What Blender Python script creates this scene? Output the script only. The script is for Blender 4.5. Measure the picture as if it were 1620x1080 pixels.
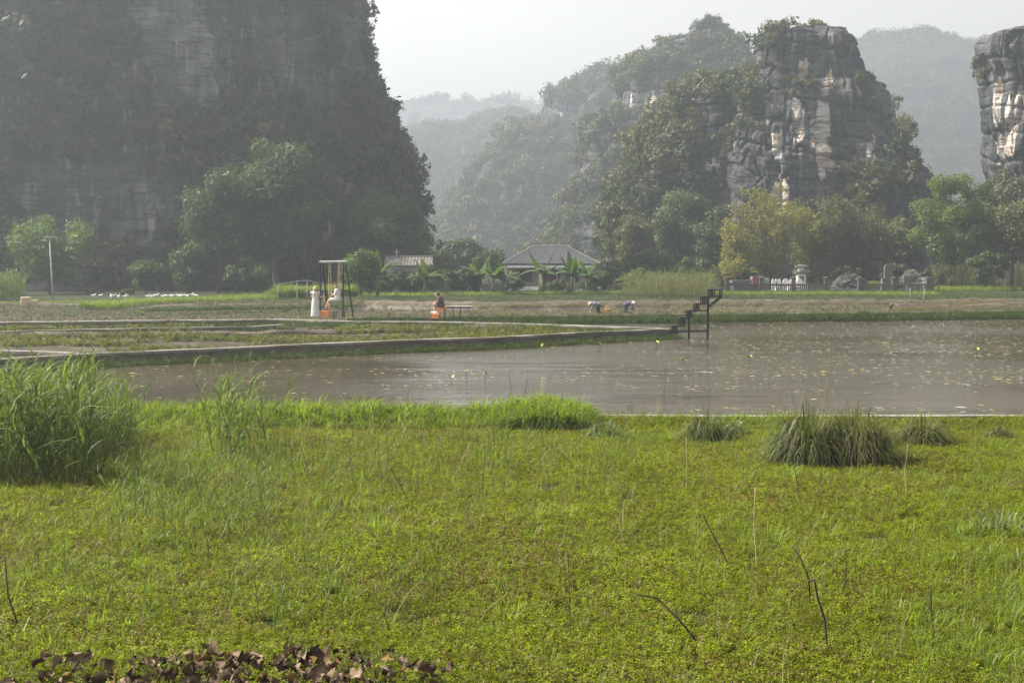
import bpy, bmesh, math, random
import numpy as np
from mathutils import Vector, Matrix
for o in list(bpy.data.objects): bpy.data.objects.remove(o)
sc = bpy.context.scene
COL = sc.collection
R = math.radians
rng = np.random.default_rng(7); random.seed(7)

# ------------------------------------------------------------------ camera
F, HC = 2250.0, 3.07                       # focal length in photo pixels, eye height above the paths
TH = math.atan(128 / F)                    # looking slightly down
cam = bpy.data.objects.new('camera', bpy.data.cameras.new('camera')); COL.objects.link(cam)
cam.location = (0, 0, HC); cam.rotation_euler = (math.pi / 2 - TH, 0, 0)
cam.data.sensor_width = 36; cam.data.lens = 36 * F / 1620; cam.data.clip_start = .1; cam.data.clip_end = 20000
sc.camera = cam
# ------------------------------------------------------------------ light
SUN_AZ, SUN_EL = R(76), R(46)              # sun stands to the left and ahead of the camera
sd = Vector((-math.sin(SUN_AZ) * math.cos(SUN_EL), math.cos(SUN_AZ) * math.cos(SUN_EL), math.sin(SUN_EL)))
w = bpy.data.worlds.new('World'); sc.world = w; w.use_nodes = True
nt = w.node_tree; bg = nt.nodes['Background']
sky = nt.nodes.new('ShaderNodeTexSky'); sky.sky_type = 'NISHITA'; sky.sun_disc = False
sky.sun_elevation = SUN_EL; sky.sun_rotation = -SUN_AZ; sky.air_density = 1.0; sky.dust_density = 1.6; sky.ozone_density = .5
hs = nt.nodes.new('ShaderNodeHueSaturation'); hs.inputs['Saturation'].default_value = .22
nt.links.new(sky.outputs[0], hs.inputs['Color']); tn = nt.nodes.new('ShaderNodeMix'); tn.data_type = 'RGBA'; tn.blend_type = 'MULTIPLY'; tn.inputs[0].default_value = 1; tn.inputs[7].default_value = (1, .925, .85, 1)
nt.links.new(hs.outputs[0], tn.inputs[6]); nt.links.new(tn.outputs[2], bg.inputs[0]); bg.inputs[1].default_value = .1
sl = bpy.data.lights.new('sun', 'SUN'); sl.energy = 5.0; sl.angle = R(1.5); sl.color = (1, .95, .87)
sun = bpy.data.objects.new('sun', sl); COL.objects.link(sun); sun.rotation_euler = (-sd).to_track_quat('-Z', 'Y').to_euler()
sun.location = (-60, 40, 80)
sc.view_settings.view_transform = 'Standard'; sc.view_settings.look = 'None'; sc.view_settings.gamma = 1
sc.view_settings.exposure = 1.38
sc.render.engine = 'CYCLES'
cy = sc.cycles; cy.max_bounces = 6; cy.diffuse_bounces = 3; cy.glossy_bounces = 3; cy.transmission_bounces = 3; cy.volume_bounces = 0; cy.use_light_tree = False
cy.use_denoising = True

# ------------------------------------------------------------------ helpers
def ray(px, py):
    u, v = (px - 810) / F, (540 - py) / F
    return (u, math.cos(TH) + v * math.sin(TH), -math.sin(TH) + v * math.cos(TH))
def at(px, py, Y):                          # point of that direction at depth Y
    a, b, c = ray(px, py); t = Y / b
    return Vector((a * t, Y, HC + c * t))
def gp(px, py, z=0.0):                      # where that direction meets the level z
    a, b, c = ray(px, py); t = (z - HC) / c
    return Vector((a * t, b * t, z))
def proj(P):                                # world points to photo pixels, for placing stains and plant cover on hills
    x, y, z = P[:, 0], P[:, 1], P[:, 2] - HC
    f = y * math.cos(TH) - z * math.sin(TH); u = y * math.sin(TH) + z * math.cos(TH)
    return 810 + F * x / f, 540 - F * u / f
def tag(o, label=None, cat=None, group=None, kind=None):
    if label: o['label'] = label
    if cat: o['category'] = cat
    if group: o['group'] = group
    if kind: o['kind'] = kind
    return o
def empty(name, loc, rz=0):
    o = bpy.data.objects.new(name, None); COL.objects.link(o); o.location = loc; o.rotation_euler = (0, 0, rz); o.empty_display_size = .2
    return o
def link(name, me, mat=None, parent=None):
    o = bpy.data.objects.new(name, me); COL.objects.link(o)
    if mat is not None and not me.materials: me.materials.append(mat)
    if parent is not None: o.parent = parent
    return o
def mesh(V, Fc, smooth=False, name='m'):
    me = bpy.data.meshes.new(name)
    V = np.asarray(V, dtype=np.float32).reshape(-1, 3)
    if isinstance(Fc, np.ndarray):
        n, k = Fc.shape
        me.vertices.add(len(V)); me.vertices.foreach_set('co', V.ravel())
        me.loops.add(n * k); me.loops.foreach_set('vertex_index', Fc.astype(np.int32).ravel())
        me.polygons.add(n); me.polygons.foreach_set('loop_start', np.arange(0, n * k, k, dtype=np.int32))
        me.polygons.foreach_set('loop_total', np.full(n, k, dtype=np.int32))
    else:
        me.from_pydata([tuple(v) for v in V.tolist()], [], Fc)
    me.update(calc_edges=True); me.validate()
    if smooth: me.polygons.foreach_set('use_smooth', np.ones(len(me.polygons), dtype=bool))
    return me
def vattr(me, name, arr):
    a = me.attributes.new(name, 'FLOAT', 'POINT'); a.data.foreach_set('value', np.asarray(arr, dtype=np.float32))

class MB:                                   # collects simple solids into one mesh
    def __init__(s): s.V = []; s.F = []
    def add(s, V, Fc):
        b = len(s.V); s.V += [tuple(v) for v in V]; s.F += [tuple(i + b for i in f) for f in Fc]; return s
    def box(s, c, d, rz=0, taper=1.0):
        x, y, z = [q / 2 for q in d]; V = []
        for sz in (-1, 1):
            t = taper if sz > 0 else 1
            for sx, sy in ((-1, -1), (1, -1), (1, 1), (-1, 1)):
                X, Y = sx * x * t, sy * y * t
                V.append((c[0] + X * math.cos(rz) - Y * math.sin(rz), c[1] + X * math.sin(rz) + Y * math.cos(rz), c[2] + sz * z))
        return s.add(V, [(3, 2, 1, 0), (4, 5, 6, 7), (0, 1, 5, 4), (1, 2, 6, 5), (2, 3, 7, 6), (3, 0, 4, 7)])
    def tube(s, pts, rad, n=8, cap=True):
        pts = [Vector(p) for p in pts]
        if not hasattr(rad, '__len__'): rad = [rad] * len(pts)
        V = []; up = None
        for i, p in enumerate(pts):
            d = (pts[min(i + 1, len(pts) - 1)] - pts[max(i - 1, 0)]).normalized()
            if up is None: up = d.orthogonal().normalized()
            up = (up - d * up.dot(d))
            up = up.normalized() if up.length > 1e-5 else d.orthogonal().normalized()
            q = d.cross(up)
            for k in range(n):
                a = 2 * math.pi * k / n
                V.append(p + (up * math.cos(a) + q * math.sin(a)) * rad[i])
        Fc = []
        for i in range(len(pts) - 1):
            for k in range(n):
                k2 = (k + 1) % n; Fc.append((i * n + k, i * n + k2, (i + 1) * n + k2, (i + 1) * n + k))
        if cap: Fc += [tuple(range(n - 1, -1, -1)), tuple(range((len(pts) - 1) * n, len(pts) * n))]
        return s.add(V, Fc)
    def bar(s, a, b, wd, up=(0, 0, 1)):
        a, b = Vector(a), Vector(b); d = (b - a).normalized(); u = Vector(up)
        if abs(d.dot(u)) > .95: u = Vector((1, 0, 0))
        q = d.cross(u).normalized() * wd / 2; u = q.cross(d).normalized() * wd / 2
        V = [e + q * i + u * j for e in (a, b) for i, j in ((-1, -1), (1, -1), (1, 1), (-1, 1))]
        return s.add(V, [(3, 2, 1, 0), (4, 5, 6, 7), (0, 1, 5, 4), (1, 2, 6, 5), (2, 3, 7, 6), (3, 0, 4, 7)])
    def ball(s, c, r, n=10, m=6, rot=None):
        if not hasattr(r, '__len__'): r = (r, r, r)
        V = []; Fc = []
        for i in range(m + 1):
            ph = math.pi * i / m
            for k in range(n):
                a = 2 * math.pi * k / n
                v = Vector((r[0] * math.sin(ph) * math.cos(a), r[1] * math.sin(ph) * math.sin(a), r[2] * math.cos(ph)))
                if rot is not None: v = rot @ v
                V.append(v + Vector(c))
        for i in range(m):
            for k in range(n): Fc.append((i * n + k, (i + 1) * n + k, (i + 1) * n + (k + 1) % n, i * n + (k + 1) % n))
        return s.add(V, Fc)
    def lathe(s, c, prof, n=12):
        V = []; Fc = []
        for r, z in prof:
            for k in range(n):
                a = 2 * math.pi * k / n; V.append((c[0] + r * math.cos(a), c[1] + r * math.sin(a), c[2] + z))
        for i in range(len(prof) - 1):
            for k in range(n): Fc.append((i * n + k, i * n + (k + 1) % n, (i + 1) * n + (k + 1) % n, (i + 1) * n + k))
        Fc += [tuple(range(n - 1, -1, -1)), tuple(range((len(prof) - 1) * n, len(prof) * n))]
        return s.add(V, Fc)
    def build(s, name, mat, parent=None, smooth=False, bevel=0):
        me = mesh(s.V, s.F, smooth, name); o = link(name, me, mat, parent)
        if bevel:
            b = o.modifiers.new('b', 'BEVEL'); b.width = bevel; b.segments = 1; b.limit_method = 'ANGLE'
        return o

def _h(ix, iy, iz, s):
    n = (ix.astype(np.int64) * 374761393 + iy.astype(np.int64) * 668265263 + iz.astype(np.int64) * 2147483647 + s * 974634777) & 0xffffffff
    n = ((n ^ (n >> 13)) * 1274126177) & 0xffffffff
    n = ((n ^ (n >> 16)) * 2246822519) & 0xffffffff
    return ((n ^ (n >> 15)) & 0xffffff) / float(0xffffff) * 2 - 1
def vnoise(P, s=0):
    i = np.floor(P).astype(np.int64); f = P - i; f = f * f * f * (f * (f * 6 - 15) + 10)
    out = 0
    for a in (0, 1):
        wa = f[:, 0] if a else 1 - f[:, 0]
        for b in (0, 1):
            wb = f[:, 1] if b else 1 - f[:, 1]
            for c in (0, 1):
                wc = f[:, 2] if c else 1 - f[:, 2]
                out = out + wa * wb * wc * _h(i[:, 0] + a, i[:, 1] + b, i[:, 2] + c, s)
    return out
def fbm(P, scale, octv=4, s=0, gain=.5):
    P = np.asarray(P, dtype=np.float64) / np.asarray(scale); out = np.zeros(len(P)); a = 1.; t = 0
    for o in range(octv):
        out += a * vnoise(P + 17.3 * o, s + o); t += a; a *= gain; P = P * 2.03
    return out / t
def p3(x, y, z=None):
    x = np.asarray(x, dtype=float); return np.stack([x, np.asarray(y, float) + 0 * x, (0 * x if z is None else np.asarray(z, float) + 0 * x)], 1)
def sstep(a, b, x): t = np.clip((x - a) / (b - a), 0, 1); return t * t * (3 - 2 * t)
# ------------------------------------------------------------------ materials
class NM:
    def __init__(s, name):
        s.m = bpy.data.materials.new(name); s.m.use_nodes = True; s.t = s.m.node_tree; s.b = s.t.nodes['Principled BSDF']
    def n(s, t, **kw):
        x = s.t.nodes.new(t)
        for k, v in kw.items():
            if k in x.inputs.keys(): x.inputs[k].default_value = v
            else: setattr(x, k, v)
        return x
    def l(s, a, b): s.t.links.new(a, b)
    def pos(s, sx=1, sy=1, sz=1, obj=False):
        c = s.n('ShaderNodeTexCoord').outputs['Object'] if obj else s.n('ShaderNodeNewGeometry').outputs['Position']
        m = s.n('ShaderNodeMapping'); m.inputs['Scale'].default_value = (sx, sy, sz); s.l(c, m.inputs['Vector']); return m.outputs[0]
    def noise(s, vec, scale, det=4, rough=.55):
        x = s.n('ShaderNodeTexNoise'); x.inputs['Scale'].default_value = scale; x.inputs['Detail'].default_value = det; x.inputs['Roughness'].default_value = rough
        s.l(vec, x.inputs['Vector']); return x.outputs['Fac']
    def ramp(s, fac, *st):
        r = s.n('ShaderNodeValToRGB'); e = r.color_ramp.elements
        while len(e) < len(st): e.new(.5)
        for q, (p, c) in zip(e, st): q.position = p; q.color = (c[0], c[1], c[2], 1) if hasattr(c, '__len__') else (c, c, c, 1)
        s.l(fac, r.inputs[0]); return r.outputs[0]
    def mix(s, fac, a, b, mode='MIX'):
        x = s.n('ShaderNodeMix', data_type='RGBA', blend_type=mode)
        for k, v in ((0, fac), (6, a), (7, b)):
            if isinstance(v, bpy.types.NodeSocket): s.l(v, x.inputs[k])
            elif hasattr(v, '__len__'): x.inputs[k].default_value = (v[0], v[1], v[2], 1)
            else: x.inputs[k].default_value = v
        return x.outputs[2]
    def math(s, op, a, b=0.):
        x = s.n('ShaderNodeMath', operation=op)
        for k, v in ((0, a), (1, b)):
            if isinstance(v, bpy.types.NodeSocket): s.l(v, x.inputs[k])
            else: x.inputs[k].default_value = v
        return x.outputs[0]
    def attr(s, name): return s.n('ShaderNodeAttribute', attribute_name=name).outputs['Fac']
    def rnd(s): return s.n('ShaderNodeObjectInfo').outputs['Random']
    def bump(s, h, st=.5, d=.05):
        b = s.n('ShaderNodeBump'); b.inputs['Strength'].default_value = st; b.inputs['Distance'].default_value = d
        s.l(h, b.inputs['Height']); s.l(b.outputs[0], s.b.inputs['Normal']); return b
    def base(s, c, rough=.8, spec=.3):
        if isinstance(c, bpy.types.NodeSocket): s.l(c, s.b.inputs['Base Color'])
        else: s.b.inputs['Base Color'].default_value = (*c, 1)
        s.b.inputs['Roughness'].default_value = rough; s.b.inputs['Specular IOR Level'].default_value = spec
        return s

def plain(name, c, rough=.7, var=.25, scale=6, metal=0, bump=0, obj=True):
    m = NM(name); v = m.noise(m.pos(obj=obj), scale, 5)
    k = 1 - var; col = m.ramp(v, (.25, [q * k for q in c]), (.75, [min(1, q * (1 + var)) for q in c])); m.base(col, rough, .35)
    m.b.inputs['Metallic'].default_value = metal
    if bump: m.bump(v, bump, .02)
    return m.m
def leafmat(name, cols, trans=.4, rough=.5, vscale=.15, spec=.35, tint=1.25):
    # cols: dark .. light leaf colours, picked per instance, per leaf (attribute) and by a slow noise
    m = NM(name); v = m.noise(m.pos(), vscale, 3)
    v = m.math('ADD', m.math('MULTIPLY', v, .5), m.math('MULTIPLY', m.rnd(), .3)); v = m.math('ADD', v, m.math('MULTIPLY', m.attr('leaf'), .35))
    st = [(.2 + .6 * i / (len(cols) - 1), c) for i, c in enumerate(cols)]
    col = m.ramp(v, *st); m.base(col, rough, spec)
    tr = m.n('ShaderNodeBsdfTranslucent'); tc = m.mix(1., col, (tint, tint * 1.05, .55), 'MULTIPLY'); m.l(tc, tr.inputs[0])
    mx = m.n('ShaderNodeMixShader'); mx.inputs[0].default_value = trans
    m.l(m.b.outputs[0], mx.inputs[1]); m.l(tr.outputs[0], mx.inputs[2]); m.l(mx.outputs[0], m.t.nodes['Material Output'].inputs[0])
    return m.m

def rockmat(name, dark=1.0):
    m = NM(name)
    big = m.noise(m.pos(.12, .12, .12), 1, 5, .6)
    col = m.ramp(big, (.3, [q * dark for q in (.032, .034, .038)]), (.5, [q * dark for q in (.07, .072, .076)]), (.72, [q * dark for q in (.155, .155, .157)]))
    st = m.noise(m.pos(.75, .75, .05), 1, 4, .65)                          # vertical run-off streaks
    col = m.mix(m.ramp(st, (.42, 0), (.62, .8)), col, [q * dark for q in (.045, .046, .05)])
    st2 = m.noise(m.pos(.5, .5, .04), 1.9, 3, .6)
    col = m.mix(m.ramp(st2, (.58, 0), (.68, .65)), col, (.27, .267, .258))
    och = m.noise(m.pos(.3, .3, .12), 1, 3)
    col = m.mix(m.ramp(och, (.6, 0), (.75, .35)), col, (.24, .185, .13))
    stain = m.attr('stain'); sn = m.noise(m.pos(.9, .9, .1), 1, 4)
    sf = m.ramp(m.math('MULTIPLY', stain, m.math('ADD', sn, .5)), (.3, 0), (.62, .95))
    col = m.mix(sf, col, m.ramp(m.noise(m.pos(.4, .4, .2), 1, 4), (.4, (.5, .49, .47)), (.75, (.62, .47, .32))))
    cr = m.noise(m.pos(.09, .09, 1.1), 1, 4, .6)                            # bedding joints
    crk = m.ramp(m.math('ABSOLUTE', m.math('SUBTRACT', cr, .5)), (.0, 1), (.018, 0))
    col = m.mix(m.math('MULTIPLY', crk, .6), col, (.012, .012, .013))
    vg = m.attr('veg'); gn = m.noise(m.pos(.9, .9, .9), 1, 5, .7)
    gcol = m.ramp(gn, (.3, (.026, .036, .015)), (.55, (.055, .07, .028)), (.75, (.095, .105, .042)))
    gf = m.ramp(m.math('ADD', vg, m.math('MULTIPLY', m.math('SUBTRACT', gn, .5), .8)), (.4, 0), (.6, 1))
    col = m.mix(gf, col, gcol)
    m.base(col, .9, .2)
    h = m.math('ADD', m.noise(m.pos(1.2, 1.2, .5), 1, 6, .65), m.math('MULTIPLY', crk, -.6))
    m.bump(h, .9, .5)
    return m.m
M = {}
M['rock'] = rockmat('limestone'); M['rock_pale'] = rockmat('haze-lightened limestone', 1.5)  # second copy: left hill's extra haze put into a lighter rock colour
def pathmat():
    m = NM('worn concrete'); a = m.noise(m.pos(), 2.2, 5, .65); b = m.noise(m.pos(), .55, 4, .6); j = m.noise(m.pos(.9, .9, .9), 7, 3)
    col = m.ramp(a, (.3, (.16, .145, .125)), (.7, (.31, .29, .26))); col = m.mix(m.ramp(b, (.46, 0), (.6, .85)), col, (.1, .08, .055)); col = m.mix(m.ramp(j, (.6, 0), (.7, .6)), col, (.06, .065, .025))
    m.base(col, .9, .25); m.bump(a, .5, .03); return m.m
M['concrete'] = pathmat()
M['concrete_side'] = plain('darker side concrete', (.13, .115, .095), .9, .45, 2.5, bump=.4, obj=False)  # darker, browner concrete for wall faces and the stele panel
M['black_metal'] = plain('black painted steel', (.018, .017, .016), .45, .3, 5)
M['orange'] = plain('orange painted board', (.8, .3, .09), .55, .15, 4)
M['wood'] = plain('weathered board', (.2, .18, .15), .8, .35, 6)
M['steel'] = plain('galvanised steel', (.42, .42, .41), .5, .15, 3)
M['rope'] = plain('pale rope', (.5, .4, .24), .9, .2, 20)
M['mud'] = plain('field mud', (.085, .066, .048), .75, .4, 1.5, bump=.6, obj=False)
# ------------------------------------------------------------------ ground
ZW, ZM, ZP = -.45, -.5, -.33               # pond level, marsh level, paddy level
def poly_px(lst, z=0.): return [gp(px, py, z) for px, py in lst]
P1 = poly_px([(-260, 581), (0, 568), (140, 559.5), (270, 553.5), (400, 548.5), (538, 542), (640, 538), (776, 533.7), (920, 526), (1066, 519.5)])      # near walkway
P2 = poly_px([(-260, 513), (0, 510), (200, 507.5), (400, 505.6), (444, 505.3), (510, 507.5), (570, 509), (660, 509), (745, 510.2), (850, 513), (980, 518), (1040, 519.5)])
P3 = poly_px([(-260, 528), (0, 524), (120, 521), (250, 518.5), (400, 516.5), (452, 513)], -.1)
P5 = poly_px([(-260, 537), (0, 533.5), (200, 530), (400, 528.5), (538, 525), (654, 522.5), (787, 521), (900, 520.5)], -.12)
P4 = poly_px([(549, 503), (640, 502), (730, 501), (920, 498.6), (1120, 496.7), (1370, 494.5), (1620, 491.7), (1900, 489)])                          # far bank
NB = [(-40, 32.6), (-14, 32.0), (-6, 31.4), (0, 31.0), (4, 30.8), (30, 30.9)]      # near edge of the pond
nby = lambda x: np.interp(x, [q[0] for q in NB], [q[1] for q in NB])
pond_poly = np.array([q for q in NB] + [(P4[-1].x + 6, 60)] + [(p.x, p.y) for p in P4[::-1][:6]] + [(p.x, p.y) for p in P2[::-1][:4][::-1]] + [(p.x, p.y) for p in P1[::-1]])
def inpoly(x, y, poly):
    r = np.zeros(len(x), bool); j = len(poly) - 1
    for i in range(len(poly)):
        xi, yi = poly[i]; xj, yj = poly[j]
        c = ((yi > y) != (yj > y)) & (x < (xj - xi) * (y - yi) / (yj - yi + 1e-12) + xi)
        r ^= c; j = i
    return r
def gz(x, y):
    x = np.asarray(x, float).ravel(); y = np.asarray(y, float).ravel()
    P = p3(x, y); nb = nby(x)
    z = ZP + .1 * fbm(P, 2.2, 4, 3) + .05 * fbm(P, 9, 2, 5)
    z = z + (0.02 - ZP) * sstep(108, 115, y)
    strip = sstep(97, 99, y) * (1 - sstep(106, 108, y)) * sstep(-16, -9, x) * (1 - sstep(7, 13, x))          # flooded strip in front of the house
    z = z - .25 * strip
    z = np.where((x < -11) & (y > 82), np.maximum(z, -.3 + .3 * sstep(86, 100, y) + .05 * fbm(P, 3, 3, 9)), z)
    inp = inpoly(x, y, pond_poly); z = np.where(inp & (y > nb), -.95, z)
    m = y <= nb
    zm = ZM + .05 * fbm(P, 3, 3, 8) + .14 * sstep(nb - 1.5, nb - .5, y)
    z = np.where(m, zm, z)
    far = sstep(170, 400, np.hypot(x, y)); z = z * (1 - far)
    return z
g1 = lambda x, y: float(gz([x], [y])[0])
xs = np.concatenate([-np.geomspace(5000, 66, 22), np.arange(-64, 64.1, .55), np.geomspace(66, 5000, 22)])
ys = np.concatenate([-np.geomspace(3000, 6, 14), np.arange(0, 33.1, .5), np.arange(33.7, 125, .6), np.arange(126, 190, 3), np.geomspace(195, 9000, 24)])
X, Y = np.meshgrid(xs, ys); Zg = gz(X, Y)
nx, ny = len(xs), len(ys)
idx = np.arange(nx * ny).reshape(ny, nx)
Q = np.stack([idx[:-1, :-1], idx[:-1, 1:], idx[1:, 1:], idx[1:, :-1]], -1).reshape(-1, 4)
me = mesh(np.stack([X.ravel(), Y.ravel(), Zg], 1), Q, True)
xx, yy = X.ravel(), Y.ravel()
gr = np.where(yy < nby(xx), 1., 0.)
gr = np.maximum(gr, sstep(106, 116, yy) * .8); gr = np.maximum(gr, np.where((xx < -11) & (yy > 86), .7, 0))
vattr(me, 'green', gr)
m = NM('ground soil'); n1 = m.noise(m.pos(), .8, 6, .65); n2 = m.noise(m.pos(), 6, 4)
mud = m.ramp(n1, (.3, (.032, .025, .018)), (.55, (.065, .052, .037)), (.75, (.105, .088, .066)))
grn = m.ramp(n2, (.3, (.014, .018, .006)), (.6, (.035, .042, .013)), (.8, (.06, .06, .022)))
gf = m.ramp(m.math('ADD', m.attr('green'), m.math('MULTIPLY', m.math('SUBTRACT', n1, .5), .6)), (.35, 0), (.65, 1))
m.base(m.mix(gf, mud, grn), .9, .15); m.bump(m.math('ADD', n1, m.math('MULTIPLY', n2, .4)), .7, .06)
tag(link('ground', me, m.m), 'muddy paddy and marsh ground reaching to the hills', 'ground', kind='structure')

# ------------------------------------------------------------------ water
def watermat(name, c, rough, bs):
    m = NM(name)
    n1 = m.noise(m.pos(1.1, 3.4, 1), 2.6, 4, .55); n2 = m.noise(m.pos(.6, 1.0, 1), .12, 3)
    n3 = m.noise(m.pos(.16, .62, 1), 1.3, 4, .6); h = m.math('ADD', m.math('MULTIPLY', n1, m.ramp(n2, (.38, .15), (.6, 1.))), m.math('MULTIPLY', n3, 1.6))
    col = m.ramp(m.noise(m.pos(.1, .3, 1), 1, 3), (.3, [q * .85 for q in c]), (.7, [q * 1.15 for q in c]))
    m.base(col, rough, .5); m.b.inputs['IOR'].default_value = 1.33
    m.bump(h, bs, .07); return m.m
M['pond'] = watermat('muddy pond water', (.066, .051, .034), .03, .6)
M['puddle'] = watermat('paddy water', (.17, .15, .12), .04, .1)
pp = [(p[0], p[1]) for p in pond_poly]
wv = [(x, y, ZW) for x, y in [(-30, 29.9), (35, 29.9), (52, 60), (P4[-1].x + 4, P4[-1].y + .3)] + [(p.x, p.y + .15) for p in P4[::-1][1:]] + [(P1[0].x - 1, P4[0].y - 30)]]
def flat_water(name, x0, x1, y0, y1, z, mat, label, n=24):
    gx = np.linspace(x0, x1, n); gy = np.linspace(y0, y1, n); A, B = np.meshgrid(gx, gy)
    I = np.arange(n * n).reshape(n, n); q = np.stack([I[:-1, :-1], I[:-1, 1:], I[1:, 1:], I[1:, :-1]], -1).reshape(-1, 4)
    return tag(link(name, mesh(np.stack([A.ravel(), B.ravel(), 0 * A.ravel() + z], 1), q), mat), label, 'water', kind='structure')
flat_water('pond_water', -40, 50, 29.8, 92, ZW, M['pond'], 'muddy brown pond in the middle of the picture')
ob = flat_water('paddy_water', -75, 75, 64, 108.5, -.335, M['puddle'], 'shallow bright water standing in the ploughed paddies', 150)
bm = bmesh.new(); bm.from_mesh(ob.data); cs_ = np.array([tuple(f.calc_center_median()) for f in bm.faces]); py4 = np.interp(cs_[:, 0], [p.x for p in P4], [p.y for p in P4]); py2 = np.interp(cs_[:, 0], [p.x for p in P2], [p.y for p in P2])
bad = ((cs_[:, 0] > P4[0].x) & (cs_[:, 1] < py4 + .7)) | ((cs_[:, 0] <= P4[0].x) & (cs_[:, 1] < py2 + .9))
bmesh.ops.delete(bm, geom=[f for f, b_ in zip(bm.faces, bad) if b_], context='FACES'); bm.to_mesh(ob.data); bm.free()
# ------------------------------------------------------------------ leaf geometry
def leaves(C, N, size, seed=0, asp=1.9, up=.35, fold=.0):
    """rhombic leaves at C with normals about N (arrays)"""
    r = np.random.default_rng(seed); n = len(C)
    nn = N + r.normal(0, .55, (n, 3)) + np.array([0, 0, up]); nn /= np.linalg.norm(nn, axis=1)[:, None] + 1e-9
    t = np.cross(nn, r.normal(0, 1, (n, 3))); t /= np.linalg.norm(t, axis=1)[:, None] + 1e-9
    b = np.cross(nn, t); s = (size * r.uniform(.55, 1.4, n))[:, None]
    V = np.stack([C - t * s * .5, C + b * s / asp * .5 - t * s * .08, C + t * s * .5 - nn * s * .15, C - b * s / asp * .5 - t * s * .08], 1)
    return V.reshape(-1, 3), np.arange(4 * n).reshape(n, 4)
def crown_mesh(blobs, n, size, seed, up=.35, asp=1.9, inner=.25, sq=.8):
    r = np.random.default_rng(seed); B = np.asarray(blobs, float)
    wgt = B[:, 3] ** 2; k = r.choice(len(B), n, p=wgt / wgt.sum())
    d = r.normal(0, 1, (n, 3)); d /= np.linalg.norm(d, axis=1)[:, None]
    rad = B[k, 3] * np.where(r.random(n) < inner, r.random(n) ** .5, np.clip(r.normal(.88, .2, n), .2, 1.45))
    C = B[k, :3] + d * rad[:, None] * np.array([1, 1, sq])
    V, Q = leaves(C, d, size, seed + 1, asp, up)
    me = mesh(V, Q)
    vattr(me, 'leaf', np.repeat(np.clip(r.random(n) * .5 + r.random(len(B))[k] * .5, 0, 1), 4))
    return me
L = {}
L['scrub'] = leafmat('hill scrub leaves', [(.025, .038, .014), (.045, .062, .022), (.075, .09, .032), (.11, .11, .045)], .3, .65, .08)
L['tree'] = leafmat('tree leaves', [(.03, .052, .016), (.055, .088, .025), (.09, .125, .036)], .38, .6, .2)
L['bright'] = leafmat('bright tree leaves', [(.04, .065, .013), (.075, .12, .022), (.12, .17, .032)], .48, .55, .2)
L['bamboo'] = leafmat('yellowing bamboo leaves', [(.11, .115, .022), (.2, .19, .036), (.3, .26, .05)], .5, .55, .2)
L['olive'] = leafmat('olive tree leaves', [(.05, .058, .018), (.09, .095, .03), (.13, .13, .042)], .38, .6, .2)
M['bark'] = plain('bark', (.09, .075, .06), .9, .35, 5, bump=.5)
M['pale_bark'] = plain('pale limb bark', (.2, .18, .155), .9, .3, 5, bump=.5)

PROTO = bpy.data.collections.new('prototypes')       # never linked to the scene: only the plant clumps the stuff scatters use
def proto_set(tagname, meshes, mat):
    c = bpy.data.collections.new(tagname)
    for i, me in enumerate(meshes):
        if not me.materials: me.materials.append(mat)
        o = bpy.data.objects.new('%s_%02d' % (tagname, i), me); c.objects.link(o)
    c['n'] = len(meshes); return c
_GN = {}
def gn_for(c):
    if c.name in _GN: return _GN[c.name]
    g = bpy.data.node_groups.new('scatter_' + c.name, 'GeometryNodeTree')
    g.interface.new_socket('Geometry', in_out='INPUT', socket_type='NodeSocketGeometry'); g.interface.new_socket('Geometry', in_out='OUTPUT', socket_type='NodeSocketGeometry')
    N = g.nodes.new; gi = N('NodeGroupInput'); go = N('NodeGroupOutput'); ip = N('GeometryNodeInstanceOnPoints'); ci = N('GeometryNodeCollectionInfo')
    ci.inputs['Collection'].default_value = c; ci.inputs['Separate Children'].default_value = True; ci.inputs['Reset Children'].default_value = True
    def na(nm, ty): x = N('GeometryNodeInputNamedAttribute'); x.data_type = ty; x.inputs['Name'].default_value = nm; return [s for s in x.outputs if s.enabled and s.name == 'Attribute'][0]
    l = g.links.new; er = N('FunctionNodeEulerToRotation'); l(na('rot', 'FLOAT_VECTOR'), er.inputs[0]); l(er.outputs[0], ip.inputs['Rotation'])
    l(gi.outputs[0], ip.inputs['Points']); l(ci.outputs[0], ip.inputs['Instance']); ip.inputs['Pick Instance'].default_value = True
    l(na('pick', 'INT'), ip.inputs['Instance Index']); l(na('scl', 'FLOAT_VECTOR'), ip.inputs['Scale']); l(ip.outputs[0], go.inputs[0])
    _GN[c.name] = g; return g
def scatter(name, P, protos, scl, label, cat, tilt=.15, seed=0, yaw=None, stretch=None, tilt_to=None):
    r = np.random.default_rng(seed); P = np.asarray(P, float); n = len(P)
    me = bpy.data.meshes.new(name); me.vertices.add(n); me.vertices.foreach_set('co', P.astype(np.float32).ravel())
    rot = np.stack([r.normal(0, tilt, n), r.normal(0, tilt, n), r.uniform(0, 6.283, n) if yaw is None else yaw], 1)
    a = me.attributes.new('rot', 'FLOAT_VECTOR', 'POINT'); a.data.foreach_set('vector', rot.astype(np.float32).ravel())
    s = np.broadcast_to(np.asarray(scl, float), (n,)); s3 = np.stack([s, s, s * (1 if stretch is None else stretch)], 1)
    a = me.attributes.new('scl', 'FLOAT_VECTOR', 'POINT'); a.data.foreach_set('vector', s3.astype(np.float32).ravel())
    a = me.attributes.new('pick', 'INT', 'POINT'); a.data.foreach_set('value', r.integers(0, protos['n'], n).astype(np.int32))
    o = bpy.data.objects.new(name, me); COL.objects.link(o)
    md = o.modifiers.new('scatter', 'NODES'); md.node_group = gn_for(protos)
    return tag(o, label, cat, kind='stuff')
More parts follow.
